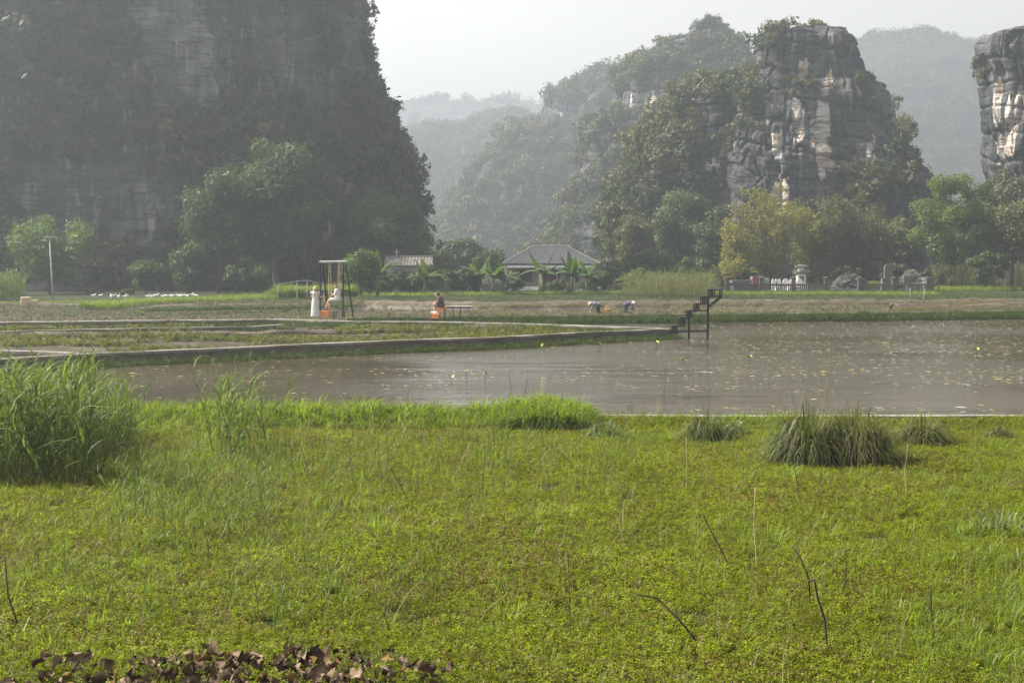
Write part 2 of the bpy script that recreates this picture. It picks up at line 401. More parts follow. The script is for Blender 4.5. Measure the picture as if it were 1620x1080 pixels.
def clump_mesh(seed, n=300, size=.29):
    r = np.random.default_rng(seed)
    bl = [(r.normal(0, .42), r.normal(0, .42), r.normal(.15, .3), r.uniform(.3, .62)) for _ in range(7)]
    return crown_mesh(bl, n, size, seed, sq=.85)
SCRUB = proto_set('scrub_clump', [clump_mesh(50 + i) for i in range(6)], L['scrub'])
SCRUB_D = proto_set('scrub_dry', [clump_mesh(70 + i, 260) for i in range(4)], leafmat('dry hill scrub', [(.05, .052, .022), (.09, .084, .036), (.14, .12, .055)], .22, .7, .08))

# ------------------------------------------------------------------ karst hills
def frame_normals(G):
    du = np.roll(G, -1, 1) - np.roll(G, 1, 1); dv = np.empty_like(G); dv[1:-1] = G[2:] - G[:-2]; dv[0] = G[1] - G[0]; dv[-1] = G[-1] - G[-2]
    N = np.cross(du, dv); N /= np.linalg.norm(N, axis=2)[..., None] + 1e-9; return N
def veg_field(P, N, seed, bias, blobs, sc_=9.):
    px, py = proj(P); v = bias + .9 * fbm(P, sc_, 4, seed + 40) + .55 * np.clip(N[:, 2], -.3, 1)
    for bx, by, rx, ry, a in blobs: v = v + a * np.exp(-(((px - bx) / rx) ** 2 + ((py - by) / ry) ** 2))
    return v
HV = []
def snap(px, py):                          # nearest built hill point in that direction, so that a shrub is rooted in the rock
    best = None
    for P in HV:
        a, b = proj(P); d = (a - px) ** 2 + (b - py) ** 2 + P[:, 1] * .02; i = int(np.argmin(d))
        if best is None or d[i] < best[0]: best = (d[i], Vector(P[i]))
    return best[1]
def tower(name, rows, D, ratio=.8, bmax=40., nth=300, nz=200, seed=0, amp=1., ledge=.5, flute=.35, bias=0., blobs=(), stains=(), nclump=0, cs=1.2, label='', mat=None, dry=.25, sq=.72, step=3.2, lum=9., wash=1.):
    rows = sorted(rows); zz = np.array([at(810, r_[0], D).z for r_ in rows])[::-1]
    xl = np.array([(r_[1] - 810) / F * D for r_ in rows])[::-1]; xr = np.array([(r_[2] - 810) / F * D for r_ in rows])[::-1]
    z = np.linspace(-1.5, zz[-1], nz); l = np.interp(z, zz, xl); rr = np.interp(z, zz, xr)
    k = max(1, nz // 60); ker = np.ones(2 * k + 1) / (2 * k + 1)
    l = np.convolve(np.pad(l, k, 'edge'), ker, 'valid'); rr = np.convolve(np.pad(rr, k, 'edge'), ker, 'valid')
    a = (rr - l) / 2; c = (rr + l) / 2
    nc = 14; t = np.linspace(0, 1, nc + 1)[1:]                                     # cap
    z = np.concatenate([z, z[-1] + .35 * np.sin(t * 1.57)]); a = np.concatenate([a, a[-1] * np.maximum(np.cos(t * 1.57), .002)]); c = np.concatenate([c, np.full(nc, c[-1])])
    b = np.minimum(a * ratio, bmax)
    nf = int(nth * .74); th = np.concatenate([np.linspace(math.pi * .95, math.pi * 2.05, nf, endpoint=False), np.linspace(math.pi * 2.05, math.pi * 2.95, nth - nf, endpoint=False)])
    ct, s_ = np.cos(th), np.sin(th); spw = lambda v: np.sign(v) * np.abs(v) ** sq
    G = np.stack([c[:, None] + a[:, None] * spw(ct)[None], D + b[:, None] * spw(s_)[None], np.broadcast_to(z[:, None], (len(z), nth))], -1)
    P = G.reshape(-1, 3); o = np.stack([np.cos(th), np.sin(th), 0 * th], 1); O = np.broadcast_to(o[None], G.shape).reshape(-1, 3)
    fade = np.clip(np.concatenate([np.ones(nz), np.cos(t * 1.57)]), .15, 1)[:, None]; fade = np.broadcast_to(fade, (len(z), nth)).ravel()
    d = amp * (1.3 * fbm(P, lum, 3, seed) + .55 * fbm(P, lum / 3.4, 3, seed + 3))
    q = P[:, 2] / step + .8 * fbm(P, 16, 3, seed + 5) + .04 * P[:, 0]; fr = q - np.floor(q)
    hsh = _h(np.floor(q).astype(np.int64), np.floor(fbm(P, (14, 14, 1e6), 2, seed + 6) * 4).astype(np.int64), np.zeros(len(q), np.int64), seed)
    d += ledge * (hsh * .8 - 1.1 * np.exp(-((fr - .5) / .06) ** 2) + .5 * fr)
    arc = np.stack([P[:, 0], P[:, 1], P[:, 2] * .12], 1)
    d += flute * (1.4 * fbm(arc, 2.2, 3, seed + 9) - .8 * np.exp(-(fbm(arc, 1.5, 2, seed + 11) / .08) ** 2))
    P = P + O * (d * fade)[:, None]; P[:, 2] += fade * .35 * fbm(P, 4, 3, seed + 13) * amp * np.clip((P[:, 2]) / 5, 0, 1)
    G = P.reshape(G.shape); N = frame_normals(G).reshape(-1, 3)
    N *= np.sign((N * O).sum(1).mean())
    nv = len(z); I = np.arange(nv * nth).reshape(nv, nth); Qd = np.stack([I[:-1], np.roll(I[:-1], -1, 1), np.roll(I[1:], -1, 1), I[1:]], -1).reshape(-1, 4)
    HV.append(P[(N[:, 1] < .5) & (P[:, 2] > 1)])
    me = mesh(P, Qd, True); veg = veg_field(P, N, seed, bias, blobs); vattr(me, 'veg', np.clip(veg, -1, 1.5))
    px, py = proj(P); stn = np.zeros(len(P))
    if stains: wx = 5 * fbm(P, (1.6, 1.6, 4), 3, seed + 60); wy = 26 * fbm(P, (.7, .7, 60), 3, seed + 61); brk = .55 + .9 * fbm(P, (.5, .5, 7), 3, seed + 62)
    for bx, by, rx, ry in stains: stn = np.maximum(stn, np.clip(1.5 - np.abs((px + wx - bx) / rx) ** 3 - np.abs((py + wy - by) / ry) ** 4, 0, 1) * np.clip(brk + .35, 0, 1) * (P[:, 1] < D + .3 * bmax))
    vattr(me, 'stain', stn * wash)
    ob = tag(link(name, me, mat or M['rock']), label, 'hill', kind='structure')
    if nclump:
        r = np.random.default_rng(seed + 77); ctr = P[Qd].mean(1); e = np.cross(P[Qd[:, 2]] - P[Qd[:, 0]], P[Qd[:, 3]] - P[Qd[:, 1]]); ar = np.linalg.norm(e, axis=1) / 2
        fv = veg[Qd].mean(1); nn = N[Qd].mean(1); vis = (nn[:, 1] < .45) & (ctr[:, 2] > -.2)
        wgt = ar * np.clip((fv - .33) * 3.2, 0, 1) * vis; k = r.choice(len(wgt), nclump, p=wgt / wgt.sum())
        s = cs * r.uniform(.45, 1.3, nclump) * (1 + .9 * (r.random(nclump) < .09)); C = ctr[k] + nn[k] * (s * .28)[:, None]; C[:, 2] -= s * .1
        dr = r.random(nclump) < np.clip(dry + .5 * fbm(C, 12, 2, seed + 90), .03, .95)
        for sel, pr, nm in ((~dr, SCRUB, 'green'), (dr, SCRUB_D, 'dry')):
            if sel.sum() > 5: scatter('hillside_scrub', C[sel], pr, s[sel], '%s scrub clinging to the %s' % (nm, label), 'scrub', .5, seed)
    return ob
def ridge(name, prof, D, depth, seed, amp, label, nclump=0, cs=3., bias=.4, nu=260, nv=70, lum=60., back=1.2):
    pts = [at(a_, b_, D) for a_, b_ in prof]; x = np.linspace(pts[0].x, pts[-1].x, nu); zt = np.interp(x, [p.x for p in pts], [p.z for p in pts])
    zt = zt + (fbm(p3(x, 0 * x), lum * .5, 4, seed) * amp * .5 + fbm(p3(x, 0 * x), lum * .12, 3, seed + 2) * amp * .22) * np.minimum(1, zt / 10)
    v = np.concatenate([np.linspace(-1, 0, nv), np.linspace(0, back, nv // 3)[1:]])
    U, Vv = np.meshgrid(x, v); hh = np.where(Vv < 0, (1 + Vv) ** 1.15 * .75 + .25 * sstep(.35, .8, 1 + Vv), 1 - (Vv / back) ** 1.4)
    P = np.stack([U, D + Vv * depth, np.broadcast_to(zt, U.shape) * hh - 1], -1).reshape(-1, 3)
    e = np.clip(hh * (1 - hh) * 4, 0, 1).ravel(); P[:, 1] += amp * 2.2 * fbm(P, lum, 4, seed + 5) * e; P[:, 2] += amp * (.8 * fbm(P, lum * .7, 4, seed + 6) + .3 * fbm(P, lum * .15, 3, seed + 8)) * e
    I = np.arange(P.shape[0]).reshape(U.shape); Q_ = np.stack([I[:-1, :-1], I[:-1, 1:], I[1:, 1:], I[1:, :-1]], -1).reshape(-1, 4)
    G = P.reshape(*U.shape, 3); N = np.cross(np.gradient(G, axis=1), np.gradient(G, axis=0)).reshape(-1, 3); N /= np.linalg.norm(N, axis=1)[:, None] + 1e-9
    HV.append(P[(P[:, 1] < D + 1) & (P[:, 2] > 1)])
    me = mesh(P, Q_, True); veg = bias + .6 * fbm(P, lum * .5, 4, seed + 4) + .4 * (N[:, 2] - .5); vattr(me, 'veg', veg); vattr(me, 'stain', 0 * veg)
    tag(link(name, me, M['rock']), label, 'hill', kind='structure')
    if nclump:
        r = np.random.default_rng(seed); ctr = P[Q_].mean(1); e2 = np.cross(P[Q_[:, 2]] - P[Q_[:, 0]], P[Q_[:, 3]] - P[Q_[:, 1]]); ar = np.linalg.norm(e2, axis=1)
        wgt = ar * np.clip(veg[Q_].mean(1) * 2, 0, 1) * (ctr[:, 1] < D + depth * .15) * (ctr[:, 2] > 0); k = r.choice(len(wgt), nclump, p=wgt / wgt.sum())
        scatter('hillside_scrub', ctr[k] + np.array([0, 0, .1 * cs]), SCRUB, cs * r.uniform(.5, 1.3, nclump), 'green scrub clinging to the %s' % label, 'scrub', .4, seed)

tower('karst_hill', [(-300, 150, 330), (-200, 20, 430), (-100, -100, 505), (-40, -160, 545), (0, -180, 555), (50, -200, 570), (100, -215, 583), (150, -225, 588), (200, -230, 594), (250, -235, 620), (285, -235, 628), (330, -240, 632), (400, -245, 650), (480, -250, 672)],
      172, .85, 34, 420, 300, 1, 1.6, .22, .85, .58, [(300, 90, 150, 110, -.35), (440, 110, 130, 110, -.55), (110, 300, 70, 70, -.6), (100, 130, 50, 60, -.4), (240, 400, 60, 90, -.35), (520, 380, 16, 50, -1.2), (640, 200, 40, 260, .6), (430, 320, 110, 110, .5), (30, 120, 60, 150, .4), (620, 400, 70, 90, .5)],
      [(120, 290, 12, 40), (150, 320, 10, 40), (105, 190, 10, 40), (296, 95, 4, 25), (385, 45, 5, 30), (405, 40, 4, 30), (522, 380, 9, 50), (88, 20, 6, 20), (240, 350, 9, 40)], 11500, 1.15, 'huge hazy cliff hill on the left', dry=.15, step=5.5, wash=.4, mat=M['rock_pale'])
tower('karst_hill', [(48, 1258, 1328), (60, 1200, 1341), (76, 1197, 1347), (104, 1194, 1356), (125, 1184, 1361), (140, 1172, 1382), (171, 1162, 1395), (217, 1150, 1401), (262, 1140, 1440), (300, 1130, 1472), (470, 1100, 1500)],
      192, .8, 20, 380, 260, 11, .7, .36, .8, -.5, [(1215, 75, 24, 24, .45), (1240, 130, 14, 40, .3), (1188, 190, 30, 90, .55), (1352, 240, 40, 80, .5), (1372, 160, 16, 40, .3), (1420, 280, 40, 60, .7), (1240, 380, 120, 70, .6), (1290, 44, 40, 10, -.5)],
      [(1302, 215, 11, 62), (1262, 190, 9, 30), (1285, 210, 5, 30), (1228, 230, 9, 24), (1272, 115, 8, 22), (1378, 245, 6, 30), (1312, 130, 5, 14), (1236, 310, 14, 26)], 1000, .85, 'blocky grey limestone tower with white streaks', step=3.4, dry=.3, sq=.55)
tower('karst_hill', [(126, 1142, 1178), (138, 1105, 1205), (168, 1050, 1222), (203, 1028, 1230), (242, 993, 1240), (292, 985, 1250), (350, 973, 1260), (470, 955, 1290)],
      198, .8, 18, 320, 220, 23, .9, .5, .45, .08, [(1140, 190, 60, 40, -.35), (1130, 250, 30, 30, -.5), (1060, 240, 40, 40, .4), (1030, 330, 50, 80, .5), (1120, 350, 90, 60, .3), (1000, 250, 10, 20, -.6)],
      [(1140, 270, 10, 20), (1122, 268, 5, 12), (1035, 285, 5, 14), (1160, 295, 12, 12)], 2600, 1.0, 'craggy shoulder beside the limestone tower', dry=.4)
tower('karst_hill', [(38, 1106, 1128), (46, 1092, 1140), (58, 1072, 1152), (82, 1037, 1173), (92, 1030, 1178), (113, 988, 1190), (140, 990, 1230), (185, 986, 1300), (200, 935, 1300), (253, 926, 1320), (331, 905, 1340), (450, 790, 1360)],
      335, .7, 46, 320, 220, 31, 1.4, .8, .5, .25, [(1010, 155, 25, 25, -.7), (1110, 55, 40, 15, -.4), (890, 268, 22, 16, -.9), (815, 325, 20, 20, -.8), (1110, 80, 40, 20, -.15)],
      [(1032, 160, 4, 16), (1000, 172, 4, 14), (970, 180, 12, 5)], 4600, 1.45, 'domed hill rising behind the shoulder', dry=.35, step=4.5)
tower('karst_hill', [(118, 978, 1100), (126, 942, 1150), (148, 889, 1200), (168, 860, 1230), (195, 855, 1250), (212, 816, 1260), (280, 753, 1300), (350, 712, 1320), (390, 688, 1330), (450, 660, 1350)],
      520, .6, 78, 260, 160, 41, 2.2, 1.0, .6, .5, [(900, 170, 30, 20, -.5), (860, 185, 12, 14, -.6)], [(885, 180, 5, 8)], 4200, 2.3, 'sloping hill closing the valley', dry=.3, step=7, lum=18.)
ridge('hill', [(520, 300), (600, 240), (655, 203), (676, 198), (715, 200), (735, 194), (785, 179), (823, 181), (838, 192), (870, 230), (960, 300)], 820, 200, 51, 11, 'pale hill in the valley gap', 2800, 4.6)
ridge('hill', [(300, 230), (560, 175), (656, 160), (699, 157), (726, 163), (769, 156), (800, 153), (831, 157), (858, 167), (1000, 185), (1300, 240)], 2500, 600, 61, 20, 'faint distant range in the valley gap', 1800, 13.)
ridge('hill', [(1150, 200), (1270, 110), (1350, 73), (1380, 62), (1420, 56), (1470, 52), (1505, 58), (1545, 71), (1620, 90), (1800, 160)], 980, 280, 71, 11, 'broad hazy hill behind the limestone tower', 4200, 5.4, .45)
tower('karst_hill', [(47, 1600, 1700), (54, 1547, 1740), (83, 1548, 1760), (118, 1560, 1770), (157, 1562, 1775), (168, 1555, 1775), (196, 1556, 1780), (245, 1561, 1790), (284, 1574, 1800), (330, 1560, 1820), (470, 1530, 1850)],
      182, .8, 14, 300, 240, 81, .5, .3, .9, -.55, [(1552, 105, 18, 26, .7), (1552, 190, 8, 20, .6), (1600, 330, 80, 50, .9), (1612, 110, 10, 40, .3)],
      [(1578, 165, 7, 40), (1600, 200, 9, 45), (1590, 235, 12, 20), (1612, 170, 6, 30)], 500, .9, 'tall limestone pillar at the right edge', dry=.35, sq=.55)
# ------------------------------------------------------------------ walkways, walls and bunds
def resample(pts, step):
    out = [Vector(pts[0])]
    for a, b in zip(pts[:-1], pts[1:]):
        a, b = Vector(a), Vector(b); n = max(1, int((b - a).length / step))
        for i in range(1, n + 1): out.append(a.lerp(b, i / n))
    return out
def side(pts, i):
    a = pts[max(i - 1, 0)]; b = pts[min(i + 1, len(pts) - 1)]; d = (b - a).normalized(); return Vector((-d.y, d.x, 0))   # to the left of travel
def sweep(pts, sect, seed, jit=.0, zjit=.0):
    """extrude a section [(offset, z)...] (open or closed loop) along pts"""
    P = []; n = len(sect)
    for i, p in enumerate(pts):
        s = side(pts, i)
        for o, z in sect: P.append((p.x + s.x * o, p.y + s.y * o, p.z + z))
    P = np.array(P)
    if jit: P[:, 0] += jit * fbm(P, .9, 3, seed); P[:, 1] += jit * fbm(P, .9, 3, seed + 5)
    if zjit: P[:, 2] += zjit * fbm(P, 1.3, 3, seed + 9)
    Fc = []
    for i in range(len(pts) - 1):
        for k in range(n):
            k2 = (k + 1) % n; Fc.append((i * n + k, (i + 1) * n + k, (i + 1) * n + k2, i * n + k2))
    Fc += [tuple(range(n)), tuple(range(len(pts) * n - 1, len(pts) * n - n - 1, -1))]
    return mesh(P, Fc)
def walkway(pts, width, depth, seed, label, cap=.09, name='concrete_walkway'):
    e = empty(name, (0, 0, 0)); tag(e, label, 'walkway')
    r = resample(pts, .7)
    link('coping', sweep(r, [(-.04, 0), (width, 0), (width, -cap), (-.04, -cap)], seed, .03, .015), M['concrete'], e)
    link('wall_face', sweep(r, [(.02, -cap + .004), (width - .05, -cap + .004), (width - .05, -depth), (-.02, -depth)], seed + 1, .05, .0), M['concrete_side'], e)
    return e
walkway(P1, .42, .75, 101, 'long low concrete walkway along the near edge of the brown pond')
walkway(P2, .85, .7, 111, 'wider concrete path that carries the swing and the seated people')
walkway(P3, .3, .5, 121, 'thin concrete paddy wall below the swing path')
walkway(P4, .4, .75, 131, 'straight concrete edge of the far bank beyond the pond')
walkway([gp(-260, 560, -.05), gp(0, 554.5, -.05), gp(60, 556, -.05), gp(126, 559, -.05)], .4, .4, 141, 'short pinkish branch path meeting the near walkway')
rim = walkway([Vector((x, nby(x) - .12, -.29)) for x in (1.6, 4, 8, 12, 16, 22, 29)], .22, .5, 151, 'low concrete rim of the pond behind the brown tussocks')
rim.children[0].data.materials[0] = plain('stained concrete', (.2, .19, .17), .9, .5, 1.3, bump=.4, obj=False)
def bund(pts, w, h, seed, label, mat=None):
    r = resample(pts, .5); sect = [(-w, -.25), (-w * .7, h * .45), (-w * .3, h * .95), (w * .25, h), (w * .7, h * .5), (w, -.25)]
    return tag(link('bund', sweep(r, sect, seed, .22, .16), mat or M['mud']), label, 'bund', kind='structure')
def gl(lst, z=-.33): return [gp(a, b, z) for a, b in lst]
bund(gl([(-260, 540), (0, 536), (200, 533), (400, 531), (538, 527), (654, 524.5), (787, 523), (900, 522)]), .35, .2, 161, 'low mud bund across the weedy strip behind the near walkway')
bund(gl([(560, 483), (640, 485), (760, 487), (900, 485.5), (1120, 484), (1400, 482), (1620, 480), (1900, 479)]), .9, .42, 162, 'long dark earth bund across the ploughed paddies')
bund(gl([(1415, 492), (1470, 491), (1620, 489.5), (1900, 487)]), .7, .42, 163, 'short earth bund in front of the right end of the long one')
bund(gl([(225, 493), (330, 491), (460, 489), (560, 486)]), .7, .38, 164, 'crumbling earth bund left of the swing')
bund(gl([(-260, 491), (0, 490.5), (100, 490), (170, 491)]), .6, .45, 165, 'earth bund at the far left under the straw bales')

# ------------------------------------------------------------------ grass prototypes
def blade(V, Fc, A, base, d, h, wd, bend, seg=3, lv=.5, fold=0):
    """an arching tapered blade"""
    base = np.array(base); q = np.array([-d[1], d[0], 0.]); b = len(V)
    for i in range(seg + 1):
        t = i / seg; c = base + np.array([d[0], d[1], 0]) * bend * t * t * h + np.array([0, 0, 1]) * h * (t - .45 * bend * t * t * t)
        ww = wd * (1 - t) ** .6 * (.7 + .6 * t if t < .5 else 1) / 2
        if i == seg: V.append(c); A.append(lv)
        else: V += [c - q * ww, c + q * ww]; A += [lv, lv]
    for i in range(seg):
        if i == seg - 1: Fc.append((b + 2 * i, b + 2 * i + 1, b + 2 * i + 2))
        else: Fc.append((b + 2 * i, b + 2 * i + 1, b + 2 * i + 3, b + 2 * i + 2))
def tuft(seed, n, h, wd, spread, bend, seg=3, hv=.4):
    r = random.Random(seed); V = []; Fc = []; A = []
    for i in range(n):
        a = r.uniform(0, 6.283); rr = spread * math.sqrt(r.random()); d = (math.cos(a), math.sin(a)); a2 = a + r.gauss(0, .7)
        blade(V, Fc, A, (rr * math.cos(a), rr * math.sin(a), 0), (math.cos(a2), math.sin(a2)), h * r.uniform(1 - hv, 1 + hv), wd * r.uniform(.7, 1.3), bend * r.uniform(.3, 1.6), seg, r.random())
    me = mesh(np.array(V), Fc); vattr(me, 'leaf', A); return me
L['grass'] = leafmat('lush grass', [(.075, .115, .013), (.14, .195, .022), (.23, .29, .038)], .55, .45, .5)
L['dgrass'] = leafmat('dark bank grass', [(.025, .045, .01), (.05, .08, .016), (.09, .12, .025)], .35, .55, .5)
L['dry'] = leafmat('straw grass', [(.09, .085, .035), (.16, .14, .06), (.24, .2, .1)], .3, .65, .5)
L['reed'] = leafmat('reed leaves', [(.05, .072, .018), (.09, .13, .026), (.155, .2, .045)], .45, .55, .8, .3)
L['weed'] = leafmat('creeping weed leaves', [(.075, .075, .01), (.1, .122, .008), (.152, .18, .01), (.235, .275, .02)], .48, .6, .7, .2)
TUFT = proto_set('bank_tuft', [tuft(200 + i, 20, .42, .026, .13, .8) for i in range(5)], L['grass'])
DTUFT = proto_set('dark_tuft', [tuft(220 + i, 22, .25, .014, .14, .8) for i in range(4)], L['dgrass'])
STUFT = proto_set('straw_tuft', [tuft(240 + i, 14, .2, .01, .12, .6) for i in range(4)], L['dry'])
def sprig(seed, h=.085, nl=10, ls=.023):
    r = np.random.default_rng(seed); V = []; Q = []; A = []
    for st in range(3):
        a0 = r.uniform(0, 6.28); tip = np.array([math.cos(a0) * h * .5, math.sin(a0) * h * .5, h * r.uniform(.6, 1.1)]); b0 = np.array([r.normal(0, .035), r.normal(0, .035), 0])
        for i in range(nl // 2):
            t = (i + 1.2) / (nl / 2 + .7); c = b0 + tip * t
            for sg in (0, math.pi):
                a = a0 + i * 1.57 + sg + r.normal(0, .3); e = r.uniform(.05, .75); d = np.array([math.cos(a) * math.cos(e), math.sin(a) * math.cos(e), math.sin(e)])
                s = ls * r.uniform(.6, 1.25); q = np.array([-math.sin(a), math.cos(a), r.normal(0, .25)]); b = len(V); up = np.array([0, 0, .12 * s])
                V += [c, c + d * s * .55 + q * s * .24 + up, c + d * s - up * 1.5, c + d * s * .55 - q * s * .24 + up]; Q.append((b, b + 1, b + 2, b + 3)); A += [r.random()] * 4
    me = mesh(np.array(V), np.array(Q)); vattr(me, 'leaf', A); return me
SPRIG = proto_set('weed_sprig', [sprig(300 + i) for i in range(7)], L['weed'])
L['weed_b'] = leafmat('olive field weeds', [(.06, .045, .02), (.06, .065, .018), (.095, .105, .022), (.15, .16, .035)], .4, .6, .35)
SPRIG_B = proto_set('field_sprig', [sprig(320 + i, .16, 10, .06) for i in range(6)], L['weed_b'])

L['weed_r'] = leafmat('reddish weed leaves', [(.07, .04, .018), (.13, .075, .025), (.14, .12, .03), (.2, .15, .05)], .4, .6, 1.1, .25)
SPRIG_R = proto_set('red_sprig', [sprig(340 + i) for i in range(5)], L['weed_r'])
# ------------------------------------------------------------------ marsh in front of the pond
def marsh_pts(n, d0=10.5, d1=31.5, seed=1, w=.47, p=1.6):
    r = np.random.default_rng(seed); d = (r.random(n) * (d1 ** p - d0 ** p) + d0 ** p) ** (1 / p); x = r.uniform(-1, 1, n) * (d * .4 + 4.2)
    k = d < nby(x) - np.where(x > 1.2, .45, .25); x, d = x[k], d[k]; return np.stack([x, d, gz(x, d) - .01], 1)
Pm = marsh_pts(330000); nn = fbm(Pm, 2.0, 4, 12); pxm, pym = proj(Pm)
hole = fbm(Pm, .6, 3, 15) < -.46
Pm = Pm[~hole]; nn = nn[~hole]
sprs = np.random.default_rng(5).uniform(.6, 1.5, len(Pm)) * (1 + .35 * nn)
rv = np.random.default_rng(55).random(len(Pm)); kind = (rv < .1 + .6 * np.clip(fbm(Pm, 1.7, 4, 56) - .05, 0, 1) + .25 * np.clip(fbm(Pm, .35, 2, 57), 0, 1))
scatter('marsh_weed', Pm[~kind], SPRIG, sprs[~kind], 'low creeping green weed carpeting the foreground marsh', 'weed', .35, 3)
scatter('marsh_weed', Pm[kind], SPRIG_R, sprs[kind] * 1.05, 'reddish brown weed patches mixed through the foreground marsh', 'weed', .4, 13)
Pt = marsh_pts(5200, seed=21); tx, ty = proj(Pt); kt = np.random.default_rng(22).random(len(Pt)) < np.clip(.3 + .7 * np.exp(-((tx - 500) / 420) ** 2) * (ty < 880), 0, 1)
STALK = proto_set('thin_stalk', [tuft(280 + i, 4, .42, .007, .06, .35, 3, .45) for i in range(6)], L['dry']); scatter('marsh_stalks', Pt[kt], STALK, np.random.default_rng(23).uniform(.5, 1.25, kt.sum()), 'thin straw stalks standing through the marsh weed', 'stalks', .2, 24)
Pg = marsh_pts(12500, seed=2); gx, gy = proj(Pg); gn = fbm(Pg, 2.5, 3, 22)
keep = (np.random.default_rng(8).random(len(Pg)) < np.clip(.05 + 1.0 * np.exp(-((gx - 1640) / 200) ** 2 - ((gy - 1000) / 150) ** 2) + .28 * np.exp(-((gx - 250) / 280) ** 2 - ((gy - 800) / 140) ** 2) + .5 * sstep(0, 1, (690 - gy) / 25) + .25 * (gn > .25), 0, 1))
FTUFT = proto_set('fine_tuft', [tuft(260 + i, 24, .24, .009, .1, .75) for i in range(4)], L['grass'])
scatter('marsh_grass', Pg[keep], FTUFT, np.random.default_rng(9).uniform(.6, 1.3, keep.sum()), 'fine pale grass blades mixed through the marsh weed', 'grass', .2, 4)
# lush bank along the water
r = np.random.default_rng(31); n = 4900; bx = r.uniform(-18, 17, n); tb = r.random(n); by = nby(bx) - .15 - tb * 1.25
hgt = np.interp(bx, [-16, -7, -5.2, -1, -.6, -.2, .6, 1.3, 1.9, 2.6, 3.4, 4.0, 6, 14], [.9, 1., 1.1, 1.05, 1.1, 1.3, 1.35, 1.15, .6, .4, .32, .32, .3, .3]) * r.uniform(.7, 1.15, n)
hgt = hgt * (1 - .45 * tb); k = (r.random(n) < np.where(bx > 1.6, .5, 1)); k &= ~((bx > 1.9) & (by > nby(bx) - .5))
bp = np.stack([bx, by, gz(bx, by) - .02], 1)
scatter('bank_grass', bp[k], TUFT, hgt[k], 'lush bright green grass along the near edge of the pond', 'grass', .18, 5)
n = 1500; bx = r.uniform(-.35, 1.75, n); by = nby(bx) - .15 - r.random(n) * 1.3; hb = np.sqrt(np.clip(1 - ((bx - .7) / 1.05) ** 2, 0, 1))
scatter('bank_grass', np.stack([bx, by, gz(bx, by) + .25 * hb * r.random(n)], 1), TUFT, .75 * r.uniform(.7, 1.2, n) * (.5 + .5 * hb), 'dense rounded hump of bright grass on the pond bank', 'grass', .25, 6)

# ------------------------------------------------------------------ weeds of the paddies and banks
def along(pts, n, off0, off1, z0, z1, seed):
    r = np.random.default_rng(seed); rs = resample(pts, .5); k = r.integers(0, len(rs) - 1, n); t = r.random(n); f = r.random(n); out = []
    for i in range(n):
        p = rs[k[i]].lerp(rs[k[i] + 1], t[i]); s = side(rs, k[i]); o = off0 + (off1 - off0) * f[i]; out.append((p.x + s.x * o, p.y + s.y * o, p.z + z0 + (z1 - z0) * f[i]))
    return np.array(out)
q = along(P1, 3000, -.65, -.1, -.5, -.36, 41); scatter('wall_weeds', q, DTUFT, np.random.default_rng(1).uniform(.4, .9, len(q)), 'dark green weeds growing up the near walkway wall', 'weeds', .4, 7)
q = along(P4, 4200, -1.0, .0, -.5, -.12, 42); scatter('wall_weeds', q, DTUFT, np.random.default_rng(2).uniform(.7, 1.4, len(q)), 'green grass on the far bank below its concrete edge', 'weeds', .4, 8)
q = np.concatenate([along(P2[4:], 1600, -.6, .0, -.3, -.12, 43), along(P3, 900, -.5, -.05, -.28, -.2, 44), along(P2[:5], 700, -.5, -.05, -.33, -.2, 45)])
scatter('wall_weeds', q, DTUFT, np.random.default_rng(3).uniform(.35, .8, len(q)), 'yellow green weeds along the swing path walls', 'weeds', .4, 9)
# weedy strip between the near walkway and the swing path
r = np.random.default_rng(46); n = 26000; y = r.uniform(44, 76, n); x = r.uniform(-.42, .12, n) * y
lo = np.interp(x, [p.x for p in P1], [p.y for p in P1]); hi = np.interp(x, [p.x for p in P2], [p.y for p in P2])
k = (y > lo + .6) & (y < hi - .3); P = np.stack([x, y, gz(x, y)], 1)[k]; k2 = fbm(P, (6, 2.5, 1), 3, 47) + .25 * np.random.default_rng(1).random(len(P)) > .24; P = P[k2]
scatter('strip_weeds', P, SPRIG_B, np.random.default_rng(4).uniform(.8, 1.8, len(P)), 'patchy yellow green weeds in the strip behind the near walkway', 'weeds', .3, 10)
# stubble and weeds in the ploughed paddies
n = 14000; y = 70 + 40 * r.random(n) ** .8; x = r.uniform(-.42, .44, n) * y; z = gz(x, y); k = (z > -.38) & ((y > np.interp(x, [p.x for p in P4], [p.y for p in P4], left=200) + .6) | ((x < -9) & (y > np.interp(x, [p.x for p in P2], [p.y for p in P2]) + 1.5)))
P = np.stack([x, y, z], 1)[k]; rr = np.random.default_rng(6).random(len(P)); gnz = fbm(P, (8, 3, 1), 3, 48)
a = rr < .6 - gnz * .6
scatter('paddy_stubble', P[a], STUFT, np.random.default_rng(6).uniform(.5, 1.3, a.sum()), 'brown rice stubble in the ploughed paddies', 'stubble', .3, 11)
scatter('paddy_weeds', P[~a], DTUFT, np.random.default_rng(7).uniform(.4, .9, (~a).sum()), 'scattered green weeds in the ploughed paddies', 'weeds', .3, 12)
clod = []
for i in range(4):
    rr = np.random.default_rng(400 + i); b = MB().ball((0, 0, 0), (.16, .14, .1), 7, 5); Vc = np.array(b.V); Vc += rr.normal(0, .02, Vc.shape); clod.append(mesh(Vc, b.F))
CLOD = proto_set('mud_clod', clod, M['mud'])
k = np.random.default_rng(61).random(len(P)) < .5; scatter('mud_clods', P[k], CLOD, np.random.default_rng(62).uniform(.3, .85, k.sum()), 'lumpy brown clods of turned mud in the paddies', 'mud', 1., 62)
